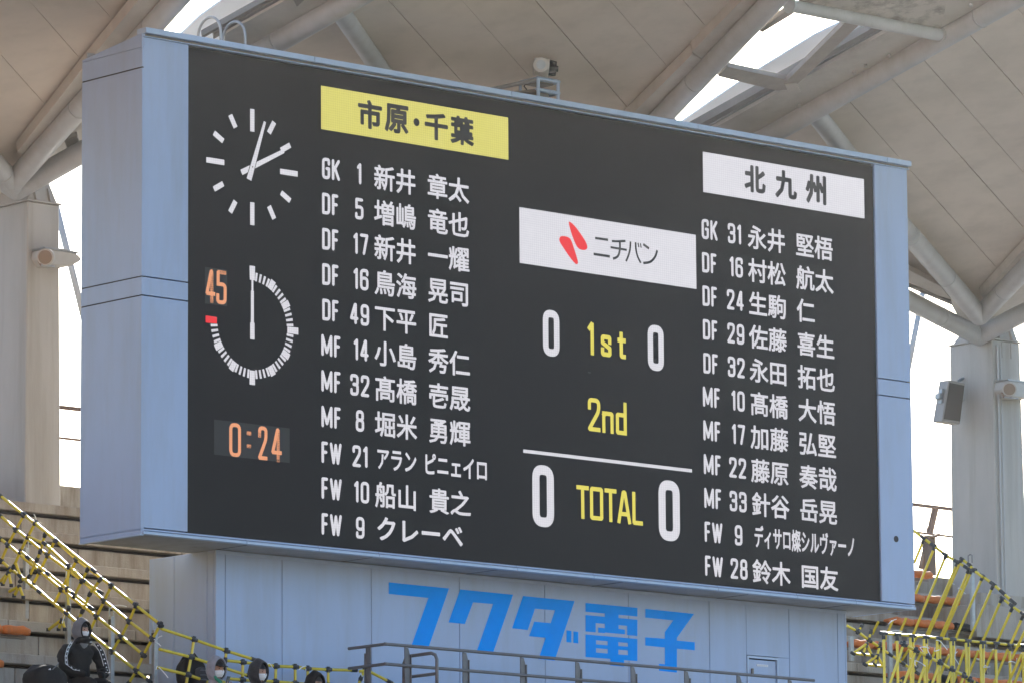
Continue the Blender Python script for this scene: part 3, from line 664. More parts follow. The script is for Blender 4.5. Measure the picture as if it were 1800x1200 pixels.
# orange figures
def fig(txt, boxes, th):
    pol = []
    for ch, (l, r_, top, bot) in zip(txt, boxes):
        xm = (l + r_) / 2; flat(stroke_polys(ch, sp(l, top)[0], sp(r_, top)[0], sp(xm, bot)[1], sp(xm, top)[1], th, False), L_OR, 'time_digit')
fig('45', [(361, 378, 474, 532.5), (380, 398, 476, 535)], 0.055)
fig('024', [(402.8, 423.3, 743, 802), (453.5, 469.7, 748.8, 807.5), (476.5, 495, 752, 811)], 0.055)
flat([rect((433.5, 757), (441.2, 764.8))], L_OR, 'time_dot'); flat([rect((433.5, 780), (441.2, 787.8))], L_OR, 'time_dot')
# clock of the day
def tick(c, R0, R1, w_, ang, w2=None):
    s_, c_ = math.sin(ang), math.cos(ang); w2 = w_ if w2 is None else w2
    P = lambda r_, o_: (c[0] + r_ * s_ + o_ * c_, c[1] + r_ * c_ - o_ * s_)
    return [P(R0, -w_ / 2), P(R0, w_ / 2), P(R1, w2 / 2), P(R1, -w2 / 2)]
c1 = sp(443.2, 294); R = (sp(443, 192)[1] - sp(443, 396)[1]) / 2
for h_ in range(12):
    big = h_ % 3 == 0
    flat([tick(c1, R * (.61 if big else .73), R * (1.0 if big else .965), .082, h_ * math.pi / 6)], L_WHITE, 'hour_mark')
EPS[0] = -0.006
flat([tick(c1, -.27 * R, .78 * R, .085, rad(62.5), .06)], L_WHITE, 'hour_hand')
EPS[0] = -0.0075
flat([tick(c1, -.24 * R - .015, .85 * R, .12, rad(18.5), .07)], M_SCREEN, 'hand_outline')
EPS[0] = -0.009
flat([tick(c1, -.24 * R, .86 * R, .095, rad(18.5), .045)], L_WHITE, 'minute_hand')
flat([[(c1[0] + .014 * math.cos(w), c1[1] + .014 * math.sin(w)) for w in [k_ * math.pi / 4 for k_ in range(8)]]], M_GRILLE, 'hand_pivot', y=-0.011)
# running clock
EPS[0] = -0.004
c2 = sp(443.2, 571.6); R = (sp(443, 467.5)[1] - sp(443, 675.5)[1]) / 2
for k_ in range(46):
    a = k_ * math.pi / 30
    if k_ % 15 == 0: pl = tick(c2, R * .76, R, .095, a, .105)
    elif k_ % 5 == 0: pl = tick(c2, R * .75, R * .92, .095, a, .10)
    else: pl = tick(c2, R * .75, R * .895, .036, a, .040)
    flat([pl], L_RED if k_ == 45 else L_WHITE, 'minute_mark')
EPS[0] = -0.006
flat([tick(c2, -.24 * R, .04 * R, .085, 0), tick(c2, .04 * R, .58 * R, .058, 0), tick(c2, .58 * R, .84 * R, .036, 0)], L_WHITE, 'second_hand')
EPS[0] = -0.004
# faint smear low in the middle of the wall
flat([rect((1033, 652.5), (1038.5, 656))], M_DIM, 'scuff_mark')

# ladder hoops on the board
lad = thing('access_ladder', hy(390, 75, 1.0), 'pair of curved grey ladder hoops rising behind the top left of the scoreboard', 'ladder')
for cx in (368, 411):
    c = hy(cx, 31 + (cx - 368) * .18, 0.42); pts = []
    top = c.z; r_ = 0.27
    for k_ in range(13):
        a = math.pi * k_ / 12; pts.append(Vector((c.x, c.y - r_ * math.cos(a) * 1.0, top - r_ + r_ * math.sin(a))))
    pts = [Vector((c.x, c.y - r_, top - 1.2))] + pts + [Vector((c.x, c.y + r_, top - 1.2))]
    MB().tube(pts, 0.021, 10).part('hoop', M_GALV, lad, smooth=True)
for k_ in range(3):
    za = hy(390, 75, .42).z - .3 * k_ - .35; rod('rung', (hy(368, 60, .42).x, .42 - .27, za), (hy(411, 60, .42).x, .42 - .27, za), 0.015, M_GALV, lad)
# surveillance camera on its bracket
cm = thing('surveillance_camera', hy(958, 180, .35), 'white surveillance camera on a grey bracket above the scoreboard', 'camera')
def bar(px0, px1, yy0, yy1, s_=0.05, name='bracket_bar', m=M_CLADLIP):
    a, b = hy(*px0, yy0), hy(*px1, yy1); d = (b - a)
    o = rod(name, a, b, s_ / 1.6, m, cm, 4); return o
ya, yb = .30, .75
for yy in (ya, yb):
    off = (yy - ya) * 0
for (px, top, bot) in ((946, 138, 176), (981, 145, 182)):
    bar((px, top), (px, bot), ya, ya, .06)
for (y1, y2) in ((138, 145), (158, 165)):
    bar((944, y1), (983, y2), ya, ya, .06)
a1, a2, a3, a4 = hy(946, 138, ya), hy(981, 145, ya), hy(946, 158, ya), hy(981, 165, ya)
for p in (a1, a2, a3, a4): rod('bracket_bar', p, p + Vector((0, .42, 0)), .03, M_CLADLIP, cm, 4)
for p in (a1, a2): rod('bracket_bar', p + Vector((0, .42, 0)), p + Vector((0, .42, -.35)), .03, M_CLADLIP, cm, 4)
MB().box((a1.x + .02, .34, a1.z - .06), (a2.x - .06, .62, a1.z - .035)).part('junction_box', M_DARKSTEEL, cm)
MB().box((a1.x + .05, .36, a1.z - .30), (a1.x + .28, .6, a1.z - .2)).part('junction_box', M_DARKSTEEL, cm)
rod('arm', hy(860, 158, 1.1), hy(944, 141, .32), .035, M_GALV, cm, 4); rod('arm', hy(880, 168, 1.1), hy(944, 160, .32), .035, M_DARKSTEEL, cm, 4)
MB().tube([hy(926, 158, .6), hy(921, 152, .6), hy(925, 147, .6), hy(938, 146, .5)], .01, 6).part('cable', M_JOINT, cm)
c = hy(952, 119, .38)
d = Vector((.80, -.60, -.08)).normalized()
MB().tube([c - d * .13, c - d * .12, c + d * .10, c + d * .11], [.10, .145, .15, .145], 20).part('camera_body', M_LAMP, cm, smooth=False)
side_ = d.cross(Vector((0, 0, 1))).normalized()
rod('pan_motor', c + side_ * .10 - d * .03, c + side_ * .19 - d * .03, .12, M_LAMP, cm, 20); rod('pan_motor_cap', c + side_ * .19 - d * .03, c + side_ * .205 - d * .03, .075, M_GALV, cm, 20)
MB().tube([c + d * .11, c + d * .23], [.135, .115], 16).part('sunshade', M_DGLASS, cm); MB().tube([c + d * .1, c + d * .26], [.05, .05], 12).part('lens', M_DGLASS, cm)
rod('camera_foot', c + Vector((0, 0, -.13)), c + Vector((0, 0, -.22)), .06, M_LAMP, cm, 14)
MB().box(c + Vector((-.14, -.1, -.235)), c + Vector((.14, .1, -.215))).part('foot_plate', M_GALV, cm)

# ------------------------------------------------------------------ pedestal building under the board
PY = 0.8
pd = thing('pedestal_building', (7.8, PY, 7.5), 'blue-grey panelled base wall with big blue lettering under the scoreboard', 'building')
px_s = [379.5, 396, 496, 653, 808, 958, 1105, 1247, 1387, 1472, 1485.5]
ZP = ZLO + 0.006
X = [hy(p, 1100, PY).x for p in px_s]
door = (hy(1313, 1155, PY).x, hy(1368, 1160, PY).x, hy(1340, 1153.5, PY).z)
for i in range(len(X) - 1):
    xa, xb = X[i] + (.006 if i else 0), X[i + 1] - .006
    if xa < door[0] < xb:
        MB().box((xa, PY, 7.5), (door[0] - .01, PY + .06, ZP)).part('wall_panel', M_CLAD, pd, bevel=.004)
        MB().box((door[1] + .01, PY, 7.5), (xb, PY + .06, door[2] + .01)).part('wall_panel', M_CLAD, pd, bevel=.004)
        MB().box((door[0] - .004, PY, door[2] + .012), (xb, PY + .06, ZP)).part('wall_panel', M_CLAD, pd, bevel=.004)
    else: MB().box((xa, PY, 7.5), (xb, PY + .06, ZP)).part('wall_panel', M_CLAD, pd, bevel=.004)
Ysd = [PY + .06] + [hx(p, 1050, X[0]).y for p in (364, 306, 262)]
for i in range(3): MB().box((X[0], Ysd[i] + .008, 7.5), (X[0] + .06, Ysd[i + 1] - .003, ZP)).part('side_panel', M_CLAD, pd, bevel=.004)
MB().box((X[0] + .061, PY + .062, 7.5), (X[-1] - .002, Ysd[3], ZP - .02)).part('core', M_GAP, pd)
MB().box((X[-1] - .001, PY, 7.5), (X[-1] + .03, Ysd[3], ZP)).part('side_panel', M_CLAD, pd)
MB().box((X[0] - .02, PY - .02, ZP - .055), (X[-1] + .02, PY - .002, ZP - .005)).part('top_trim', M_CLADLIP, pd)
# door
dx0, dx1, dz = door
dr = MB().box((dx0 + .05, PY + .012, 7.6), (dx1 - .05, PY + .05, dz - .055)).part('door', M_CLAD, pd, bevel=.004)
for bx_ in (((dx0, PY - .012, 7.6), (dx0 + .035, PY + .04, dz)), ((dx1 - .035, PY - .012, 7.6), (dx1, PY + .04, dz)), ((dx0 + .036, PY - .012, dz - .035), (dx1 - .036, PY + .04, dz))):
    MB().box(*bx_).part('door_frame', M_CLADLIP, pd)
MB().box((dx0 + .036, PY + .05, 7.6), (dx1 - .036, PY + .056, dz - .036)).part('door_gap', M_GAP, pd)
a, b = hy(1331, 1166, PY), hy(1350.5, 1171.5, PY)
MB().box((a.x, PY + .002, b.z), (b.x, PY + .011, a.z)).part('door_label', M_WHITE, dr)
for k_ in range(5):
    xx = a.x + (b.x - a.x) * (.12 + .17 * k_); MB().box((xx, PY + .0005, b.z + .015), (xx + .028, PY + .0018, a.z - .015)).part('label_mark', M_GREYC, dr)
a = hy(1322, 1174, PY); MB().box((a.x - .02, PY - .03, a.z - .1), (a.x + .015, PY + .010, a.z)).part('handle', M_DARKSTEEL, dr, bevel=.004)
# blue lettering
PAR = [PY - .006]
def plate(polys, name='blue_character'):
    b = MB()
    for pl in polys: b.prism([(p[0], PAR[0], p[1]) for p in pl], (0, .0055, 0))
    return b.part(name, M_BLUE, pd)
pp = lambda px, py: (lambda v: (v.x, v.z))(hy(px, py, PY))
A4 = lambda pts: [pp(600 + x / 4.5, 1000 + y / 4.5) for x, y in pts]
A5 = lambda pts: [pp(1000 + x / 3.6, 1000 + y / 3.6) for x, y in pts]
plate([A4([(375,102),(850,150),(683,630),(550,614),(688,225),(375,193)])])
plate([A4([(940,158),(1357,200),(1193,674),(1065,662),(1200,273),(1040,260),(975,431),(848,418)])])
plate([A4([(1437,210),(1843,250),(1685,720),(1560,708),(1615,540),(1485,527),(1525,412),(1655,425),(1690,323),(1530,310),(1473,478),(1350,465)]),
       [pp(995.6, 1107), pp(1004, 1108), pp(1004, 1128.4), pp(995.6, 1127.4)], [pp(1007.8, 1108.8), pp(1016.2, 1109.8), pp(1016.2, 1130), pp(1007.8, 1129)]])
def q5(u0, u1, v0, v1):
    f = lambda u, v: (105 + u, 212 + v + u * (.095 - v * .00004))
    return A5([f(u0, v0), f(u1, v0), f(u1, v1), f(u0, v1)])
E_ = [(0, 327, 0, 55), (122, 208, 55, 176), (0, 122, 76, 121), (208, 327, 76, 121), (0, 63, 121, 180), (263, 327, 121, 180), (80, 122, 148, 180), (208, 248, 146, 176),
      (0, 327, 199, 230), (0, 65, 230, 341), (140, 207, 230, 341), (268, 327, 230, 341), (65, 140, 256, 280), (207, 268, 254, 278), (65, 140, 308, 341), (207, 268, 308, 341), (157, 243, 341, 382)]
plate([q5(*e) for e in E_])
plate([A5([(483,249),(790,281),(682,432),(682,450),(795,460),(795,511),(682,501),(682,652),(570,640),(570,597),(607,600),(607,493),(483,481),(483,429),(607,438),(607,396),(660,322),(483,304)])])

# ------------------------------------------------------------------ handrail before the pedestal
hr = thing('handrail', (3.1, -.8, 9.14), 'dark steel handrail running along in front of the lettered base wall', 'handrail')
HX = hy(678, 1130, -.8).x
zt_ = lambda px, py: hy(px, py, -.8).z
Zr = (hy(678, 1131, -.8).z, hy(678, 1166, -.8).z)
XE = hy(1431, 1197.5, -.8).x; YE = hx(613, 1139, HX).y
for z_ in Zr:
    rod('rail', (HX, -.8, z_), (XE, -.8, z_), .024, M_RAIL, hr, 12); rod('rail', (HX, -.8, z_), (HX, YE, z_), .024, M_RAIL, hr, 12)
    o = rod('rail_elbow', (HX - .024, -.8, z_ - .0), (HX + .024, -.8, z_), .026, M_RAIL, hr, 12)
def hpost(x, y):
    b = MB().prism([(x - .05, y + .02, 9.14), (x + .05, y + .02, 9.14), (x + .05, y + .02, Zr[0] - .12), (x + .02, y + .02, Zr[0] - .03), (x - .05, y + .02, Zr[0] - .02)], (0, .02, 0))
    b.part('post', M_RAIL, hr, bevel=.003)
    MB().box((x + .052, y - .0, 9.14), (x + .066, y + .06, Zr[0] - .13)).part('post', M_RAIL, hr)
for px in (718, 820, 921, 1018, 1115, 1209, 1301, 1391): hpost(hy(px, 1170, -.8).x, -.8 + .0)
ypx = hx(645, 1170, HX).y
b = MB().box((HX + .02, ypx - .05, 9.14), (HX + .04, ypx + .05, Zr[0] - .02)); b.part('post', M_RAIL, hr)
MB().box((HX + .0, ypx + .052, 9.14), (HX + .055, ypx + .066, Zr[0] - .1)).part('post', M_RAIL, hr)
# looped gate rail
gt = thing('gate_rail', hx(740, 1200, HX + .55), 'small looped grey pipe rail standing before the start of the handrail', 'rail')
xg = HX + .55
L_ = [hx(710, 1225, xg), hx(710, 1165, xg), hx(713, 1157, xg), hx(722, 1152, xg), hx(758, 1147, xg), hx(765, 1150, xg), hx(768, 1158, xg), hx(768, 1225, xg)]
MB().tube(L_, .026, 12).part('loop', M_RAIL, gt, smooth=True); rod('cross_bar', hx(711, 1190, xg), hx(767, 1183, xg), .024, M_RAIL, gt, 12)
MB().box((HX - .4, -1.3, 8.9), (XE + .4, .74, 9.138)).top('walkway', M_CONC, (HX, -1, 9), kind='structure')

# ------------------------------------------------------------------ terraces
gs = thing('grandstand', (7, 6.2, 0), 'stained concrete terrace rows rising on both sides of the scoreboard', 'grandstand')
def row(j): return 6.2 - .8 * j, 12.945 - .56 * j - 0.004 * j * j
NR = 13
random.seed(3)
for (xa, xb0) in ((-9.5, 1.185), (14.52, 31.0)):
    for j in range(-1, NR):
        y_, z_ = row(j) if j >= 0 else (7.9, 13.55)
        xb = 7.5 if (xa < 0 and y_ > 2.5) else xb0
        yb, zb_ = row(j - 1) if j > 0 else ((7.9, 13.55) if j == 0 else (8.1, 13.55))
        x = xa + random.uniform(-.6, 0)
        while x < xb - .05:
            L2 = random.choice((1.9, 2.4, 2.4)); x2 = min(x + L2, xb)
            X0_ = max(x, xa)
            if j >= 0:
                MB().box((X0_ + .007, y_, z_ - .15), (x2 - .007, yb + .09, z_)).part('nosing_slab', M_CONC, gs, bevel=.01)
            x = x2
        if j >= 0: MB().box((xa + .01, y_ + .22, row(j + 1)[1] - .05), (xb - .01, y_ + .25, z_ - .152)).part('shade_backing', M_GAP, gs)  # dark backing behind the risers, stands in for shade under the lips
        x = xa + random.uniform(-1.2, 0)
        zl = row(j + 1)[1]
        while x < xb - .05:
            L2 = random.choice((1.3, 1.8, 2.2)); x2 = min(x + L2, xb); X0_ = max(x, xa)
            if j >= 0: MB().box((X0_ + .01, y_ + .10, zl + .002), (x2 - .01, y_ + .2, z_ - .205)).part('riser_panel', M_CONC, gs, bevel=.006)
            else: MB().box((X0_ + .01, 7.9, 12.95), (x2 - .01, 8.06, 13.55)).part('parapet_panel', M_CONC, gs, bevel=.01)
            x = x2
    xb = xb0
    MB().prism([(xa, 6.6, row(0)[1] - .2), (xa, row(NR)[0], row(NR)[1] - .3), (xa, row(NR)[0], 0.02), (xa, 8.0, 0.02), (xa, 8.0, row(0)[1] - .2)], (xb - xa, 0, 0)).part('stand_core', M_CONC, gs)
# lower solid part of the stand, below the frame
MB().prism([(-9.5, row(NR)[0] - .02, row(NR)[1] - .4), (-9.5, row(NR)[0] - 10, 1.2), (-9.5, row(NR)[0] - 10, .02), (-9.5, row(NR)[0] - .02, .02)], (40.5, 0, 0)).part('lower_tier', M_CONC, gs)
MB().box((1.2, .9, .02), (14.5, 6, 9)).part('stand_core', M_CONC, gs)
# aisle half steps at the left
for j in range(2, NR):
    y_, z_ = row(j)
    MB().box((-7.4, y_ - .40, row(j + 1)[1] + .003), (-3.0, y_ - .004, z_ - .29)).part('aisle_step', M_CONC, gs, bevel=.01)
# block at the head of the right stairs
for (px0, py0, px1, py1, yy, th) in ((1724, 1040, 1800, 1062, 4.9, 1.2), (1716, 1060, 1830, 1090, 4.6, 1.0)):
    a, b = hy(px0, py0, yy), hy(px1, py1, yy)
    MB().box((a.x, yy, b.z - .4), (b.x + 3, yy + th, a.z)).part('aisle_step', M_CONC, gs, bevel=.01)

# orange seats: one thing per row, every seat a part
def seat_mesh(var):
    b = MB(); n = 8; L2 = .50
    rnd = random.Random(var)
    prof = [(0, -.085), (-.035, -.07), (-.05, -.02), (-.04, .03), (0, .055), (.10, .045), (.3, .03), (.34, 0), (.30, -.03), (.1, -.06)]
    for i in range(n + 1):
        x = (i / n - .5) * L2; e = 1 - .25 * abs(i / n * 2 - 1) ** 4; w_ = .010 * math.sin(i * 1.7 + var * 2.1) + rnd.uniform(-.006, .006)
        for (yy, zz) in prof: b.v.append((x, yy * e + .1 * (1 - e), zz * e + w_))
    m_ = len(prof)
    for i in range(n):
        for k_ in range(m_): b.f.append((i * m_ + k_, i * m_ + (k_ + 1) % m_, (i + 1) * m_ + (k_ + 1) % m_, (i + 1) * m_ + k_))
    b.f.append(tuple(range(m_))); b.f.append(tuple(n * m_ + k_ for k_ in reversed(range(m_))))
    return b.mesh('seat', M_ORANGE, smooth=True)
SEATS = [seat_mesh(v) for v in range(3)]
def seats(xa, xb, j, label, dark=()):
    y_, z_ = row(j); t = thing('seat_row', (xa, y_ + .05, z_ + .36), label, 'seats', 'orange seat rows on the terraces')
    n = int((xb - xa) / .505)
    for i in range(n):
        x = xa + .505 * (i + .5)
        me = SEATS[random.randrange(3)]
        if i in dark:
            me = me.copy(); me.materials.clear(); me.materials.append(M_BLACKC)
        o = bpy.data.objects.new('seat', me); COL.objects.link(o); o.parent = t; b = base_of(t)
        o.location = Vector((x, y_ + .05, z_ + .36)) - b; o.rotation_euler = (random.uniform(-.06, .06), random.uniform(-.02, .02), random.uniform(-.015, .015))
    MB().box((xa, y_ + .16, z_ + .24), (xa + n * .505, y_ + .24, z_ + .285)).part('seat_beam', M_DARKSTEEL, t)
    x = xa + .4
    while x < xa + n * .505:
        MB().box((x, y_ + .14, z_ + .0), (x + .05, y_ + .26, z_ + .239)).part('bracket', M_DARKSTEEL, t); x += 1.01
xr = lambda px, j, py=1100: hy(px, py, row(j)[0]).x
seats(xr(1575, 0, 1005), xr(1652, 0, 1008), 0, 'short orange seat row at the top right, against the sky')
seats(xr(1560, 1, 1050), xr(1724, 1, 1050), 1, 'orange seat row below the topmost one, ending before the pillar')
seats(xr(1576, 2), xr(1860, 2), 2, 'orange seat row level with the lower right corner of the scoreboard', dark=(3, 4))
seats(xr(1504, 3), xr(1860, 3), 3, 'long orange seat row right of the base wall behind the yellow poles')
seats(xr(1578, 4), xr(1860, 4), 4, 'lowest orange seat row visible at the bottom right', dark=(2,))
jl = 5
seats(hy(-120, 1090, row(4)[0]).x, hy(17, 1090, row(4)[0]).x, 4, 'orange seat end at the left edge above the other two')
seats(hy(-140, 1140, row(5)[0]).x, hy(90, 1140, row(5)[0]).x, 5, 'orange seat row at the left edge with one black seat at its end', dark=(5,))
seats(hy(-140, 1190, row(6)[0]).x, hy(52, 1190, row(6)[0]).x, 6, 'lowest orange seat row at the bottom left corner')

# ------------------------------------------------------------------ yellow pipe barriers
RP = 0.0235
def joint(P, t, d=None, s_=1.0):
    P = Vector(P)
    o = bpy.data.objects.new('joint', unit_ball(M_JOINT)); COL.objects.link(o); o.parent = t
    o.location = P - base_of(t); o.scale = (.036 * s_, .036 * s_, .036 * s_); o['_b'] = tuple(base_of(t))
    return o
def sleeve(P, d, t, l=.07, r=.031):
    l *= .8; P = Vector(P); d = Vector(d).normalized(); rod('joint_sleeve', P - d * l, P + d * l, r, M_JOINT, t, 8)
def tie(P, t, k=1.0):
    P = Vector(P); r = random.Random(int(P.x * 991 + P.z * 77)); pts = [P]
    d = Vector((r.uniform(-1, 1), r.uniform(-.6, -.2), r.uniform(-.3, .9))).normalized()
    for i in range(1, 5): pts.append(P + d * .05 * i * k + Vector((0, 0, -.004 * i * i * k)))
    MB().tube(pts, .008, 5).part('cable_tie', M_TIE, t); 
    e = Vector((r.uniform(-1, 1), -.3, r.uniform(-.9, .3))).normalized(); MB().tube([P, P + e * .09 * k], .007, 5).part('cable_tie', M_TIE, t)
XN = -.2
def lattice(name, label, rails, cross, mp, ties=(), group='yellow pipe barriers'):
    t = thing(name, mp(rails[0][0]), label, 'barrier', group)
    nodes = {}
    for rl in rails:
        pts = [mp(p) for p in rl]
        for a, b in zip(pts, pts[1:]): rod('rail', a, b, RP, M_YEL, t)
        for i, p in enumerate(pts[1:], 1):
            d = (pts[min(i + 1, len(pts) - 1)] - pts[i - 1]); sleeve(p, d, t)
    for cr in cross:
        pts = [mp(p) for p in cr]
        for a, b in zip(pts, pts[1:]): rod('cross_tube', a, b, RP * .93, M_YEL, t)
        for i, p in enumerate(pts):
            d = pts[min(i + 1, len(pts) - 1)] - pts[max(i - 1, 0)]; sleeve(p, d, t, .055, .029); joint(p, t)
    for p in ties: tie(mp(p), t)
    return t
mN = lambda p: hx(p[0], p[1], XN)
lattice('pipe_barrier', 'nearest yellow pipe lattice sloping down from the left edge to the base wall',
    [[(-8,863),(0,870),(42,904),(97,948),(135,983),(196,1029),(239,1063),(282,1097)],
     [(-8,899),(0,905),(28,930),(84,975),(145,1020),(183,1055),(227,1091),(268,1122)],
     [(-8,940),(0,945),(14,957),(70,1003),(108,1035),(170,1083),(213,1118),(252,1150)],
     [(-8,978),(2,985),(20,1000),(58,1027),(95,1061),(155,1110),(197,1144),(240,1178),(262,1196)]],
    [[(42,904),(28,930),(14,957),(2,985)],[(97,948),(84,975),(70,1003),(58,1027)],[(135,983),(123,1008),(108,1035),(95,1061)],[(196,1029),(183,1055),(170,1083),(158,1108)],[(239,1063),(227,1091),(213,1118),(197,1144)],[(282,1097),(268,1122),(252,1150),(240,1178),(226,1200)]],
    mN, ties=[(64,915),(200,1064),(236,1205),(272,1127)])
mN2 = lambda p: hx(p[0], p[1], XN - .16)
lattice('pipe_barrier', 'second yellow pipe lattice lying over the first one at the left',
    [[(62,918),(100,950),(165,1002)],[(49,942),(79,955),(121,995),(148,1020),(176,1040)],[(36,968),(50,980),(85,1008),(130,1044),(160,1068)],[(28,990),(36,1012),(70,1040),(118,1078),(148,1104)]],
    [[(62,918),(49,942),(36,968),(24,995),(15,1006)],[(79,939),(71,968),(65,983),(52,1012),(37,1020)],[(154,1000),(144,1020),(131,1046)],[(176,1018),(158,1043),(145,1073),(138,1088)],[(121,995),(118,1035),(121,1068),(109,1090)]],
    mN2, ties=[(118,1000),(114,1080)])
# little tripod feet of the lattices
ft = thing('barrier_foot', mN2((15, 1005)), 'little yellow tripod foot with black ends at the far left', 'barrier foot', 'little tripod feet of the barriers')
for p in ((0, 1022), (5, 1026), (20, 1028)): rod('leg', mN2((15, 1005)), mN2(p), RP, M_YEL, ft); sleeve(mN2(p), (0, 0, 1), ft, .03)
joint(mN2((15, 1005)), ft)
ft = thing('barrier_foot', mN2((35, 1028)), 'little yellow tripod foot standing beside the grey post at the left', 'barrier foot', 'little tripod feet of the barriers')
for p in ((3, 1045), (25, 1046), (41, 1049)): rod('leg', mN2((34, 1030)), mN2(p), RP, M_YEL, ft); sleeve(mN2(p), (0, 0, 1), ft, .03)
joint(mN2((34, 1030)), ft)
ft = thing('barrier_foot', mN2((109, 1088)), 'little yellow tripod foot behind the hooded person at the left', 'barrier foot', 'little tripod feet of the barriers')
for p in ((85, 1106), (103, 1105), (114, 1105)): rod('leg', mN2((109, 1088)), mN2(p), RP, M_YEL, ft); sleeve(mN2(p), (0, 0, 1), ft, .03)
joint(mN2((109, 1088)), ft)
mB = lambda p: hy(p[0], p[1], .42)
lattice('pipe_barrier', 'yellow pipe barrier stepping down behind the seated people at the bottom',
    [[(283,1104),(341,1123),(398,1143),(446,1158)],[(280,1140),(336,1154),(385,1170),(438,1187)],[(276,1172),(330,1185),(356,1194),(380,1203)]],
    [[(341,1123),(336,1154),(330,1185),(327,1206)],[(398,1143),(396,1160)]], mB, ties=[(275,1128),(276,1170)])
lattice('pipe_barrier', 'low level yellow pipe barrier in front of the base wall, between the heads',
    [[(398,1160),(427,1163),(485,1170),(519,1171),(541,1174),(577,1176),(622,1177)],[(403,1192),(426,1194),(484,1197),(519,1200),(577,1204)]],
    [[(427,1163),(426,1194)],[(485,1170),(484,1197)],[(519,1171),(519,1200)],[(541,1174),(541,1202)],[(577,1176),(577,1204)]], mB, ties=[(474,1165),(538,1170)])
mB2 = lambda p: hy(p[0], p[1], .30)
lattice('pipe_barrier', 'end piece of yellow pipe barrier below the start of the handrail', [[(632,1179),(645,1177),(684,1197),(700,1206)]], [[(641,1176),(634,1192),(629,1206)]], mB2, ties=[(638,1193)])
# grey slotted posts beside the lattice
def slotpost(px, py0, py1, label):
    a, b = hx(px, py0, XN + .25), hx(px, py1, XN + .25); t = thing('grey_post', b, label, 'post', 'grey slotted posts along the left lattice')
    MB().box((a.x - .035, a.y - .035, b.z - .3), (a.x + .035, a.y + .035, a.z)).part('post', M_GALV, t, bevel=.005)
    MB().tube([a + Vector((0, -.05, 0)), a + Vector((0, -.05, .16)), a + Vector((0, .05, .16)), a + Vector((0, .05, 0))], .012, 6).part('loop', M_GALV, t)
    MB().box((a.x - .04, a.y - .03, a.z - .14), (a.x - .036, a.y + .03, a.z - .05)).part('slot', M_GAP, t)
slotpost(46, 962, 1052, 'grey slotted post nearest the left edge, behind the lattice')
slotpost(120, 1010, 1100, 'grey slotted post behind the lattice above the hooded person')
slotpost(196, 1082, 1172, 'grey slotted post behind the lattice right of the hooded person')
slotpost(272, 1106, 1200, 'dark post where the lattice meets the base wall')

# right side: fan of leaning poles
mF = lambda p: hx(p[0], p[1], 19.0)
Z7 = lambda x, y: (1480 + x / 5.625, 1000 + y / 5.625)
Z6 = lambda x, y: (1480 + x / 5.625, 800 + y / 5.625)
t = thing('pipe_barrier', mF((1608, 938)), 'yellow barrier of long leaning poles under a descending rail at the right', 'barrier', 'yellow pipe barriers')
rails = [Z6(700, 735), Z6(805, 815), Z6(905, 890), Z6(1025, 985), Z6(1140, 1050), Z6(1235, 1110), Z7(1295, 0), Z7(1385, 65), Z7(1495, 145), Z7(1590, 230), Z7(1690, 320)]
pts = [mF(p) for p in rails]
for a, b in zip(pts, pts[1:]): rod('rail', a, b, RP * 1.1, M_YEL, t)
for i in range(1, len(pts)): sleeve(pts[i], pts[i] - pts[i - 1], t, .09, .033)
poles = [(Z6(805,840), Z6(715,1060)), (Z6(915,905), Z7(730,240)), (Z6(1025,995), Z7(705,640)), (Z6(1140,1065), Z7(840,640)), (Z6(1175,1040), Z7(855,650)), (Z7(1250,10), Z7(980,660)), (Z7(1280,15), Z7(1000,665)),
         (Z7(1388,80), Z7(1125,680)), (Z7(1490,170), Z7(1260,690)), (Z7(1575,300), Z7(1390,715)), (Z7(1680,390), Z7(1530,720)), (Z7(1785,470), Z7(1670,730)), (Z7(1830,560), Z7(1680,880)), (Z7(1900,640), Z7(1700,1140))]
for a, b in poles:
    rod('pole', mF(a), mF(b), RP, M_YEL, t); sleeve(mF(a), mF(b) - mF(a), t, .07, .031)
for a, b in ((Z7(360,515), Z7(300,640)), (Z7(500,505), Z7(400,760)), (Z7(635,480), Z7(490,820)), (Z7(760,640), Z7(590,900)), (Z7(780,830), Z7(700,1000)), (Z7(920,800), Z7(840,1020)), (Z7(1060,840), Z7(970,1050)), (Z7(1210,800), Z7(1100,1130)), (Z7(1350,800), Z7(1250,1050)), (Z7(1500,790), Z7(1390,1050)), (Z7(1640,790), Z7(1500,1130)), (Z7(1780,830), Z7(1640,1130))):
    rod('pole', mF(a), mF(b), RP, M_YEL, t)
for p in ((1065, 130), (1185, 205), (1100, 880), (1320, 880), (730, 920)): tie(mF(Z7(*p)), t)
# upper short rail pair
t = thing('pipe_barrier', mF(Z6(1190, 1025)), 'short upper yellow rail with elbows lying over the descending rail at the right', 'barrier', 'yellow pipe barriers')
mF2 = lambda p: hx(p[0], p[1], 18.85)
up = [Z6(1190,1025), Z6(1260,1080), Z7(1305,10), Z7(1390,75)]
pts = [mF2(p) for p in up]
for a, b in zip(pts, pts[1:]): rod('rail', a, b, RP, M_YEL, t)
for p in pts[:3]: sleeve(p, pts[1] - pts[0], t, .06); joint(p, t)
pts = [mF2(p) for p in (Z7(1590,290), Z7(1680,360), Z7(1790,440), Z7(1850,490))]
for a, b in zip(pts, pts[1:]): rod('rail', a, b, RP, M_YEL, t)
for p in pts[:3]: sleeve(p, pts[1] - pts[0], t, .07); joint(p, t)
slot = [mF2(p) for p in (Z6(1250,1060), Z6(1250,990), Z6(1268,978), Z6(1288,985), Z6(1288,1060))]
MB().tube(slot, .014, 6).part('loop', M_RAIL, t)
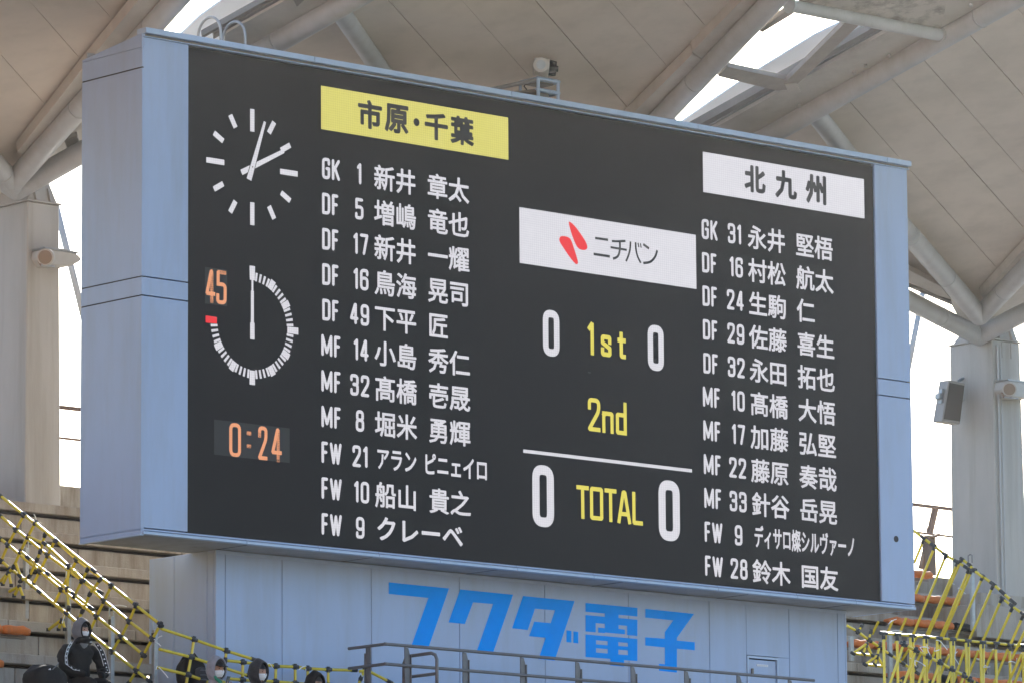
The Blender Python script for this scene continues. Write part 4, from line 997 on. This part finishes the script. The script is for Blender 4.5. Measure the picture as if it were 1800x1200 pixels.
# grey posts at the right
for k_, (x, y0_, y1_, lb) in enumerate(((1285, 30, 490, 'tall grey post behind the leaning poles at the right'), (470, 650, 1060, 'grey post behind the yellow poles right of the base wall'), (90, 660, 790, 'short grey post close to the right end of the base wall'))):
    a = hy(*Z7(x, y0_), 3.2); b = hy(*Z7(x, y1_), 3.2)
    MB().box((a.x - .04, a.y - .03, b.z - .2), (a.x + .04, a.y + .03, a.z)).top('grey_post', M_GALV, b, lb, 'post', 'grey posts at the right', bevel=.005)
# upright poles under the level rail
YV = 1.5
mV = lambda p: hy(p[0], p[1], YV)
t = thing('pipe_barrier', mV(Z7(400, 630)), 'yellow barrier of doubled upright poles hanging from a level rail at the right', 'barrier', 'yellow pipe barriers')
top = [(412,630),(545,643),(690,655),(825,668),(955,680),(1090,690),(1240,705),(1385,720),(1520,730),(1658,745),(1790,755),(1930,770)]
pts = [mV(Z7(*p)) for p in top]
for a, b in zip(pts, pts[1:]): rod('rail', a, b, RP, M_YEL, t)
for i, p in enumerate(pts):
    sleeve(p, pts[1] - pts[0], t, .10, .032); sleeve(p - Vector((0, 0, .05)), (0, 0, 1), t, .07, .033)
    dbl = i not in (0, 1, 8, 9, 10)
    x_, y_ = top[i]
    for off in ((-14, 14) if dbl else (0,)):
        P = mV(Z7(x_ + off, y_ + 20)); rod('pole', P, Vector((P.x, P.y + (.05 if off > 0 else 0), P.z - 1.5)), RP * 1.05, M_YEL, t)
for p in ((680, 895), (975, 740), (1095, 880), (1380, 970), (1700, 930)): tie(mV(Z7(*p)) + Vector((0, -.05, 0)), t, 1.4)
YW = 1.2
mW = lambda p: hy(p[0], p[1], YW)
t = thing('pipe_barrier', mW(Z7(610, 740)), 'yellow barrier with slanting poles under a short descending rail at the bottom right', 'barrier', 'yellow pipe barriers')
top = [(610,740),(730,800),(850,862),(965,920),(1085,985),(1205,1050),(1265,1090),(1340,1130)]
pts = [mW(Z7(*p)) for p in top]
for a, b in zip(pts, pts[1:]): rod('rail', a, b, RP * 1.1, M_YEL, t)
for i, p in enumerate(pts):
    sleeve(p, pts[1] - pts[0], t, .09, .033)
    x_, y_ = top[i]
    if i < 7: rod('pole', p, mW(Z7(x_ - 150, y_ + 430)), RP, M_YEL, t); sleeve(p, mW(Z7(x_ - 150, y_ + 430)) - p, t, .07)
for p in ((770, 770), (850, 800), (915, 810), (720, 900)): tie(mW(Z7(*p)), t)
YU = 2.4
mU = lambda p: hy(p[0], p[1], YU)
lattice('pipe_barrier', 'yellow pipe rail with joints descending right beside the end of the base wall',
    [[Z7(50,555), Z7(150,610), Z7(270,700), Z7(375,770), Z7(475,840), Z7(600,925), Z7(740,1020), Z7(880,1110), Z7(960,1170)]],
    [[Z7(195,560), Z7(160,615)], [Z7(285,620), Z7(265,700), Z7(240,760)], [Z7(375,745), Z7(345,870)], [Z7(730,970), Z7(600,1080), Z7(560,1130)]], mU, ties=[Z7(460,540), Z7(490,610)])
for k_, (ap, legs, lb) in enumerate((((245,735), ((110,830),(210,835),(295,850)), 'little yellow tripod foot right beside the base wall'), ((350,850), ((230,940),(325,945),(410,960)), 'little yellow tripod foot below and right of the one by the base wall'))):
    ft = thing('barrier_foot', mU(Z7(*ap)), lb, 'barrier foot', 'little tripod feet of the barriers'); joint(mU(Z7(*ap)), ft)
    for lg in legs: rod('leg', mU(Z7(*ap)), mU(Z7(*lg)), RP, M_YEL, ft); sleeve(mU(Z7(*lg)), (1, 0, -.3), ft, .05)
    rod('foot_rail', mU(Z7(*legs[0])), mU(Z7(*legs[2])), RP, M_YEL, ft)

# ------------------------------------------------------------------ people
def grid_mesh(fn, nu, nv, closed_u=False):
    b = MB()
    for i in range(nu + (0 if closed_u else 1)):
        for j in range(nv + 1): b.v.append(tuple(fn(i / nu, j / nv)))
    n_ = nu if closed_u else nu + 1
    for i in range(nu):
        for j in range(nv):
            a = i * (nv + 1) + j; c = ((i + 1) % n_) * (nv + 1) + j; b.f.append((a, c, c + 1, a + 1))
    return b
class Local:
    """head space -> frame space: forward -y turned by az, nodded by tilt"""
    def __init__(s, c, az=0, tilt=0, k=1.0): s.c = Vector(c); s.m = Matrix.Rotation(az, 3, 'Z') @ Matrix.Rotation(tilt, 3, 'X'); s.k = k
    def __call__(s, p): return s.c + s.m @ (Vector(p) * s.k)
def skin(name, m, parent, joints, edges, sub=2, noise=0.0):
    me = bpy.data.meshes.new(name); b = base_of(parent); me.from_pydata([Vector(j[0]) - b for j in joints], edges, [])
    o = bpy.data.objects.new(name, me); COL.objects.link(o)
    md = o.modifiers.new('skin', 'SKIN'); md.use_smooth_shade = True; md.branch_smoothing = 0.6
    if not me.skin_vertices: me.skin_vertices.new(name='')
    for i, j in enumerate(joints):
        r = j[1]; me.skin_vertices[0].data[i].radius = r if isinstance(r, tuple) else (r, r)
        me.skin_vertices[0].data[i].use_root = (i == 0)
    s2 = o.modifiers.new('sub', 'SUBSURF'); s2.levels = sub; s2.render_levels = sub
    dg = bpy.context.evaluated_depsgraph_get(); me2 = bpy.data.meshes.new_from_object(o.evaluated_get(dg)); bpy.data.objects.remove(o)
    if noise:
        for v in me2.vertices:
            p = v.co; v.co = p + v.normal * noise * (math.sin(p.x * 37 + p.z * 21) + math.sin(p.z * 43 - p.y * 31 + 1.3) * .8 + math.sin(p.z * 90 + p.x * 15) * .35)
    me2.materials.clear(); me2.materials.append(m)
    for p in me2.polygons: p.use_smooth = True; p.material_index = 0
    o = bpy.data.objects.new(name, me2); COL.objects.link(o); o.parent = parent; o['_b'] = tuple(b); return o
def head(t, H, mask=True, hood=None, hat=None, hair=True, open_=50, visor=None):
    rx, ry, rz = .078, .098, .118
    def face(u, v):
        th = v * math.pi; ph = u * 2 * math.pi
        x = rx * math.sin(th) * math.sin(ph); y = -ry * math.sin(th) * math.cos(ph); z = rz * math.cos(th)
        f = max(0, math.cos(ph)) ** 3 * math.sin(th)
        if z < 0: x *= 1 + z / rz * .28; y *= 1 + z / rz * .10
        nz = math.exp(-((ph if ph < math.pi else ph - 2 * math.pi) / .20) ** 2 - ((z + .012) / .03) ** 2); y -= .022 * nz
        for s_ in (-1, 1):
            pe = (ph if ph < math.pi else ph - 2 * math.pi); y += .009 * math.exp(-((pe - s_ * .38) / .22) ** 2 - ((z - .018) / .018) ** 2)
        return H((x, y, z))
    grid_mesh(face, 32, 22, True).part('face', M_SKIN, t, smooth=True)
    for s_ in (-1, 1):
        e = [H((s_ * .030 + dx, -.0875 + abs(dx) * .3 + .002, .017 + dz)) for dx, dz in ((-.014, 0), (-.007, .005), (.007, .005), (.014, 0), (.007, -.004), (-.007, -.004))]
        MB().prism(e, H((0, -.004, 0)) - H((0, 0, 0))).part('eye', M_EYE, t)
        MB().prism([H((s_ * .030 + dx, -.093 + abs(dx + s_ * .01) * .35, .036 + dz)) for dx, dz in ((-.018, 0), (.018, 0), (.016, .006), (-.016, .006))], H((0, -.004, 0)) - H((0, 0, 0))).part('eyebrow', M_HAIR, t)
        MB().tube([H((s_ * rx * .98, .006, .02)), H((s_ * (rx + .016), .012, .012)), H((s_ * (rx + .012), .008, -.02)), H((s_ * rx * .93, 0, -.035))], [.008, .011, .010, .006], 8).part('ear', M_SKIN, t, smooth=True)
    if not mask:
        MB().prism([H((dx, -.097 + abs(dx) * .5, -.055 + dz)) for dx, dz in ((-.022, 0), (0, .006), (.022, 0), (0, -.007))], H((0, -.004, 0)) - H((0, 0, 0))).part('mouth', mat('lips', (.35, .13, .1), .5), t)
    if hair:
        def hr_(u, v):
            a = (u - .5) * 2 * math.pi * .999; el = .36 + v * 1.2; k = 1.06
            low = -.25 if abs(a) > 1.2 else .40
            el = low + v * (math.pi / 2 - low)
            r_ = k + .02 * math.sin(a * 23)
            return H((rx * r_ * math.cos(el) * math.sin(a), -ry * r_ * math.cos(el) * math.cos(a), rz * r_ * math.sin(el)))
        grid_mesh(hr_, 36, 8).part('hair', M_HAIR, t, smooth=True)
    if mask:
        def mk(u, v):
            a = (u - .5) * 2.25; z = -.085 + v * .083; pl = .0025 * math.sin(v * 6 * math.pi)
            k = math.sqrt(max(.05, 1 - (z / rz) ** 2)) * (1 + min(0, z) / rz * .12)
            bulge = .016 * math.cos(a) ** 4 * (1 - abs(v - .5) * 1.1)
            return H(((rx * k + .006) * math.sin(a), -(ry * k + .008 + bulge + pl) * math.cos(a), z - .006 * abs(a)))
        g_ = grid_mesh(mk, 20, 18); g_.part('mask', M_MASK, t, smooth=True)
        for s_ in (-1, 1):
            MB().tube([H((s_ * .072, -.035, -.01)), H((s_ * .082, -.005, .012)), H((s_ * .088, .018, .004))], .0022, 5).part('mask_loop', M_MASK, t)
    if hood:
        m, cx_, cr = hood
        R3 = (.118, .135, .155); al0 = rad(open_)
        def hd(u, v):
            be = u * 2 * math.pi; al = al0 + v * (math.pi - al0); pk = 1 + .10 * max(0, math.sin(be)) * max(0, math.sin(al)) ** 2
            w_ = .006 * math.sin(be * 7 + v * 6) * v * (1 - v) * 4
            x = (R3[0] + w_) * math.sin(al) * math.cos(be); z = (R3[2] + w_) * math.sin(al) * math.sin(be) * pk; y = -R3[1] * math.cos(al)
            if z < -.05: x *= 1 + (-z - .05) * 1.2
            return H((x, y + .012, z + .008))
        grid_mesh(hd, 40, 18, True).part('hood', m, t, smooth=True)
        rim = [hd(k_ / 32, 0) for k_ in range(33)]
        MB().tube(rim, .011, 8).part('hood_rim', cr, t, smooth=True)
        def hi(u, v):
            be = u * 2 * math.pi; al = al0 + v * (math.pi * .96 - al0)
            return H((.104 * math.sin(al) * math.cos(be), -.12 * math.cos(al) + .012, .14 * math.sin(al) * math.sin(be) + .008))
        grid_mesh(hi, 28, 10, True).part('hood_lining', M_BLACKC, t, smooth=True)
        MB().tube([H((0, -.06, -.15)), H((0, .0, -.165)), H((0, .05, -.17))], [.075, .10, .11], 14).part('hood_collar', m, t, smooth=True)
    if hat:
        def ht(u, v):
            a = u * 2 * math.pi; el = .32 + v * 1.25; r_ = 1.16 + .012 * math.sin(a * 9 + 1) ; rib = .002 * math.sin(a * 60)
            return H(((rx * r_ + .006 + rib) * math.cos(el) * math.sin(a), -(ry * r_ + .004 + rib) * math.cos(el) * math.cos(a), rz * 1.12 * math.sin(el) + .01))
        grid_mesh(ht, 60, 10, True).part('cap', hat, t, smooth=True)
    if visor:
        pts = []
        for k_ in range(9):
            a = (k_ / 8 - .5) * 2.0; pts.append((.085 * math.sin(a), -.085 - .085 * math.cos(a) * math.cos(a * .6), .052 - .018 * math.cos(a)))
        inner = [(.080 * math.sin((k_ / 8 - .5) * 2.0), -.088 * math.cos((k_ / 8 - .5) * 2.0), .058) for k_ in reversed(range(9))]
        MB().prism([H(p) for p in pts + inner], H((0, 0, .007)) - H((0, 0, 0))).part('visor', visor, t)
def torso(t, C, m, az=0, w=1.0, arms='lap', puffy=0.006, legs=True):
    """C = neck base in frame coordinates; seated figure facing -y"""
    T = Local(C, az)
    J = [((0, .10, -.58), (.19 * w, .15)), ((0, .08, -.42), (.19 * w, .155)), ((0, .05, -.24), (.205 * w, .155)), ((0, .03, -.10), (.17 * w, .12)), ((0, 0, .0), (.075, .075)),
         ((-.17 * w, .04, -.10), .095), ((-.25 * w, .03, -.22), .088), ((-.27 * w, -.05, -.40), .075), ((-.20 * w, -.22, -.50), .062), ((-.09 * w, -.28, -.50), .05),
         ((.17 * w, .04, -.10), .095), ((.25 * w, .03, -.22), .088), ((.27 * w, -.05, -.40), .075), ((.20 * w, -.22, -.50), .062), ((.09 * w, -.28, -.50), .05)]
    E = [(0, 1), (1, 2), (2, 3), (3, 4), (3, 5), (5, 6), (6, 7), (7, 8), (8, 9), (3, 10), (10, 11), (11, 12), (12, 13), (13, 14)]
    if legs:
        n_ = len(J); J += [((-.11, .04, -.64), .10), ((-.14, -.28, -.62), .088), ((-.14, -.44, -.66), .072), ((-.13, -.40, -.95), .058), ((-.13, -.40, -1.05), .05), ((-.14, -.52, -1.09), .04),
              ((.11, .04, -.64), .10), ((.14, -.28, -.62), .088), ((.14, -.44, -.66), .072), ((.13, -.40, -.95), .058), ((.13, -.40, -1.05), .05), ((.14, -.52, -1.09), .04)]
        E += [(0, n_), (n_, n_+1), (n_+1, n_+2), (n_+2, n_+3), (n_+3, n_+4), (n_+4, n_+5), (0, n_+6), (n_+6, n_+7), (n_+7, n_+8), (n_+8, n_+9), (n_+9, n_+10), (n_+10, n_+11)]
    skin('body', m, t, [(T(p), r) for p, r in J], E, 2, puffy)
    return T
# 1: hooded person in black coat at the left
YP = .85
hc = hy(144, 1108, YP)
t = thing('person', (hc.x, YP, hc.z - .75), 'person in a black coat with striped sleeves, grey hood up and white mask', 'person')
H = Local(hc, rad(4), rad(4), 1.1); head(t, H, hood=(M_GREYD, None, M_BLACKC), open_=44)
N = Vector((hc.x, YP + .02, hc.z - .15))
T = torso(t, N, M_BLACKC, rad(2), 1.34, puffy=.010)
MB().tube([T((0, -.05, -.05)), T((0, -.01, .02))], [.135, .115], 18).part('collar', M_BLACKC, t, smooth=True)
def onsurf(T, pts, off=.0):
    return [T(p) for p in pts]
for s_ in (-1, 1):      # woven stripe bands down the sleeves
    path = [(s_ * .225, -.07, -.02), (s_ * .315, -.085, -.13), (s_ * .36, -.095, -.25), (s_ * .375, -.12, -.36), (s_ * .31, -.225, -.45), (s_ * .23, -.275, -.465)]
    ct = [T(p) for p in path]
    b = MB(); wv = Vector((.030, -.016 * s_, 0))
    L2 = [p - wv for p in ct]; R2 = [p + wv for p in ct]; n_ = len(ct)
    b.v += [tuple(p) for p in L2 + R2]; b.f += [(i, i + 1, n_ + i + 1, n_ + i) for i in range(n_ - 1)]; b.part('sleeve_band', M_CHARC, t, smooth=True)
    for side in (L2, R2):
        MB().tube([p + Vector((0, -.004, 0)) for p in side], .004, 5).part('sleeve_piping', M_WHITE, t)
    for k_ in range(9):
        f = (k_ + .5) / 9 * (n_ - 1); i = int(f); p = ct[i].lerp(ct[i + 1], f - i) + Vector((0, -.006, 0))
        MB().prism([p + Vector((-.018, 0, -.008)), p + Vector((.018, 0, -.008)), p + Vector((.006, 0, .012)), p + Vector((-.006, 0, .012))], (0, -.003, 0)).part('sleeve_emblem', M_WHITE, t)
p = hy(160, 1127.5, YP - .20)
for k_ in range(3):
    MB().prism([p + Vector((-.022 + k_ * .016, 0, -.008)), p + Vector((-.010 + k_ * .016, 0, -.008)), p + Vector((-.014 + k_ * .014, 0, .004 + .008 * k_ if k_ < 2 else .0)), p + Vector((-.022 + k_ * .014, 0, .004 + .006 * k_))], (0, -.003, 0)).part('chest_emblem', M_WHITE, t)
# seat under people
y_, z_ = N.y, N.z - .80
# black bag beside person 1
bc = hy(80, 1193, YP - .15)
t = thing('bag', bc, 'large soft black bag lying left of the hooded person in the black coat', 'bag')
def bagfn(c, rx, ry, rz, seed):
    def f(u, v):
        th = v * math.pi; ph = u * 2 * math.pi; k = 1 + .06 * math.sin(ph * 3 + seed) + .05 * math.sin(th * 5 + ph * 2 + seed)
        e = .75
        sg = lambda a, p_: math.copysign(abs(a) ** p_, a)
        return c + Vector((rx * k * sg(math.sin(th), e) * sg(math.cos(ph), e), ry * k * sg(math.sin(th), e) * sg(math.sin(ph), e), rz * k * sg(math.cos(th), e)))
    return f
grid_mesh(bagfn(bc, .33, .2, .2, 1), 28, 16, True).part('bag_body', M_BLACKC, t, smooth=True)
MB().tube([bc + Vector((-.02, -.18, .12)), bc + Vector((.07, -.19, .20)), bc + Vector((.14, -.12, .24))], .008, 6).part('strap', M_GREYD, t)
p = hy(87, 1175, YP - .38); MB().prism([p + Vector((-.025, 0, -.01)), p + Vector((.025, 0, -.01)), p + Vector((.015, 0, .015))], (0, -.003, 0)).part('emblem', M_WHITE, t)
# 2: grey hood, cap and mask
YQ = -.22
hc = hy(381, 1177, YQ)
t = thing('person', (hc.x, YQ, hc.z - .75), 'person in pale grey hood, black cap, white mask and green scarf', 'person')
H = Local(hc, rad(2), rad(3), 1.2); head(t, H, hood=(M_GREYC, None, M_GREYC), open_=56, visor=M_BLACKC, hat=M_BLACKC)
T = torso(t, Vector((hc.x, YQ + .02, hc.z - .19)), M_GREYC, 0, 1.05)
MB().tube([H((-.05, -.09, -.135)), H((0, -.115, -.15)), H((.05, -.09, -.14))], [.022, .028, .022], 10).part('scarf', M_SCARF, t, smooth=True)
MB().tube([H((-.075, -.045, -.06)), H((-.07, -.075, -.11)), H((-.03, -.115, -.15)), H((.0, -.13, -.22))], [.016, .022, .028, .03], 10).part('scarf', M_GREEN, t, smooth=True)
for k_ in range(3): MB().box(H((-.01 + k_ * .02, -.165, -.22)), H((.0 + k_ * .02, -.15, -.19))).part('scarf_mark', M_WHITE, t)
# phone with a hand round it
ph = hy(403, 1193, YQ - .24)
tp = thing('mobile_phone', ph, 'dark phone held up beside the person in the pale grey hood', 'phone')
MB().prism([hy(405.5, 1188, YQ - .24), hy(400, 1187.5, YQ - .24), hy(397.5, 1198.5, YQ - .24), hy(402.5, 1199.5, YQ - .24)], (0.0, .012, 0)).part('phone_body', M_DGLASS, tp)
skin('hand', M_SKIN, t, [(ph + Vector(p), r) for p, r in (((.02, .05, -.13), .035), ((.01, .03, -.09), (.04, .022)), ((.0, .022, -.06), (.034, .02)))], [(0, 1), (1, 2)], 2)
for k_ in range(4):
    z0 = -.04 - k_ * .02; skin('finger', M_SKIN, t, [(ph + Vector(p), r) for p, r in (((.03, .03, z0 - .02), .009), ((.042, .008, z0 - .008), .0088), ((.03, -.012, z0), .008), ((.015, -.014, z0 + .002), .007))], [(0, 1), (1, 2), (2, 3)], 1)
skin('thumb', M_SKIN, t, [(ph + Vector(p), r) for p, r in (((-.02, .03, -.08), .012), ((-.035, .01, -.06), .0105), ((-.028, -.010, -.04), .009))], [(0, 1), (1, 2)], 1)
skin('sleeve', M_GREYC, t, [(ph + Vector(p), r) for p, r in (((.02, .05, -.14), .045), ((.03, .10, -.30), .06))], [(0, 1)], 2)
# 3: charcoal hood and mask
hc = hy(455, 1182, YQ)
t = thing('person', (hc.x, YQ, hc.z - .75), 'person in a charcoal hood with dark hair and white mask', 'person')
H = Local(hc, rad(10), rad(6), 1.2); head(t, H, hood=(M_CHARC, None, M_CHARC), open_=52)
T = torso(t, Vector((hc.x, YQ + .02, hc.z - .19)), M_CHARC, 0, 1.0)
# 4: dark hood just above the frame edge
hc = hy(554, 1203, YQ)
t = thing('person', (hc.x, YQ, hc.z - .75), 'person in a dark brown-black hood cut off by the bottom edge of the photo', 'person')
H = Local(hc, rad(5), rad(8), 1.2); head(t, H, hood=(M_BLACKC, None, M_BLACKC), open_=50, mask=False)
T = torso(t, Vector((hc.x, YQ + .02, hc.z - .19)), M_BLACKC, 0, 1.0)
# rucksack standing behind the barrier
bc = hy(335, 1185, .62)
t = thing('rucksack', bc, 'black rucksack behind the yellow barrier left of the pale grey hood', 'rucksack')
grid_mesh(bagfn(bc, .22, .15, .27, 2), 28, 18, True).part('bag_body', M_BLACKC, t, smooth=True)
grid_mesh(bagfn(bc + Vector((.08, -.14, -.04)), .13, .07, .14, 3), 22, 14, True).part('front_pocket', M_CHARC, t, smooth=True)
MB().tube([bc + Vector((-.02, -.05, .25)), bc + Vector((.03, -.05, .31)), bc + Vector((.09, -.05, .25))], .012, 8).part('handle', M_CHARC, t)
for k_ in range(3): MB().tube([bc + Vector((.0, -.225, .05 - k_ * .07)), bc + Vector((.09, -.235, .055 - k_ * .07)), bc + Vector((.18, -.20, .04 - k_ * .07))], .005, 5).part('zip', M_GREYD, t)
# bench the people sit on
for nm, xa, xb, yy, zz, lb in (('bench', -2.6, -.4, YP + .08, None, 'dark bench under the person in the black coat'), ('bench', -.2, 2.4, YQ + .1, None, 'dark bench under the three people before the base wall')):
    zs_ = (hy(144, 1108, YP).z if yy > .5 else hy(440, 1180, YQ).z) - .19 - .76
    b = MB().box((xa, yy - .22, zs_ - .05), (xb, yy + .22, zs_)); b.box((xa + .1, yy - .05, 7.3), (xa + .18, yy + .05, zs_ - .05)); b.box((xb - .18, yy - .05, 7.3), (xb - .1, yy + .05, zs_ - .05))
    b.top(nm, M_DARKSTEEL, (xa, yy, zs_), lb, 'bench')

# ------------------------------------------------------------------ thin added haze standing in for lens glare, lit by the sun
hz = MB().box((-110, -160, -1.5), (140, 40, 48)).top('glare_haze', M_GAP, (0, 0, 0), kind='stuff')
hm = bpy.data.materials.new('glare_air'); hm.use_nodes = True; hm.node_tree.nodes.clear()
ho = hm.node_tree.nodes.new('ShaderNodeOutputMaterial'); hv = hm.node_tree.nodes.new('ShaderNodeVolumePrincipled')
hv.inputs['Color'].default_value = (0.95, 0.96, 1.0, 1); hv.inputs['Density'].default_value = 0.00007; hv.inputs['Anisotropy'].default_value = 0.94
hm.node_tree.links.new(hv.outputs[0], ho.inputs['Volume']); hz.data.materials.clear(); hz.data.materials.append(hm)

for o in bpy.data.objects:
    if '_b' in o: del o['_b']
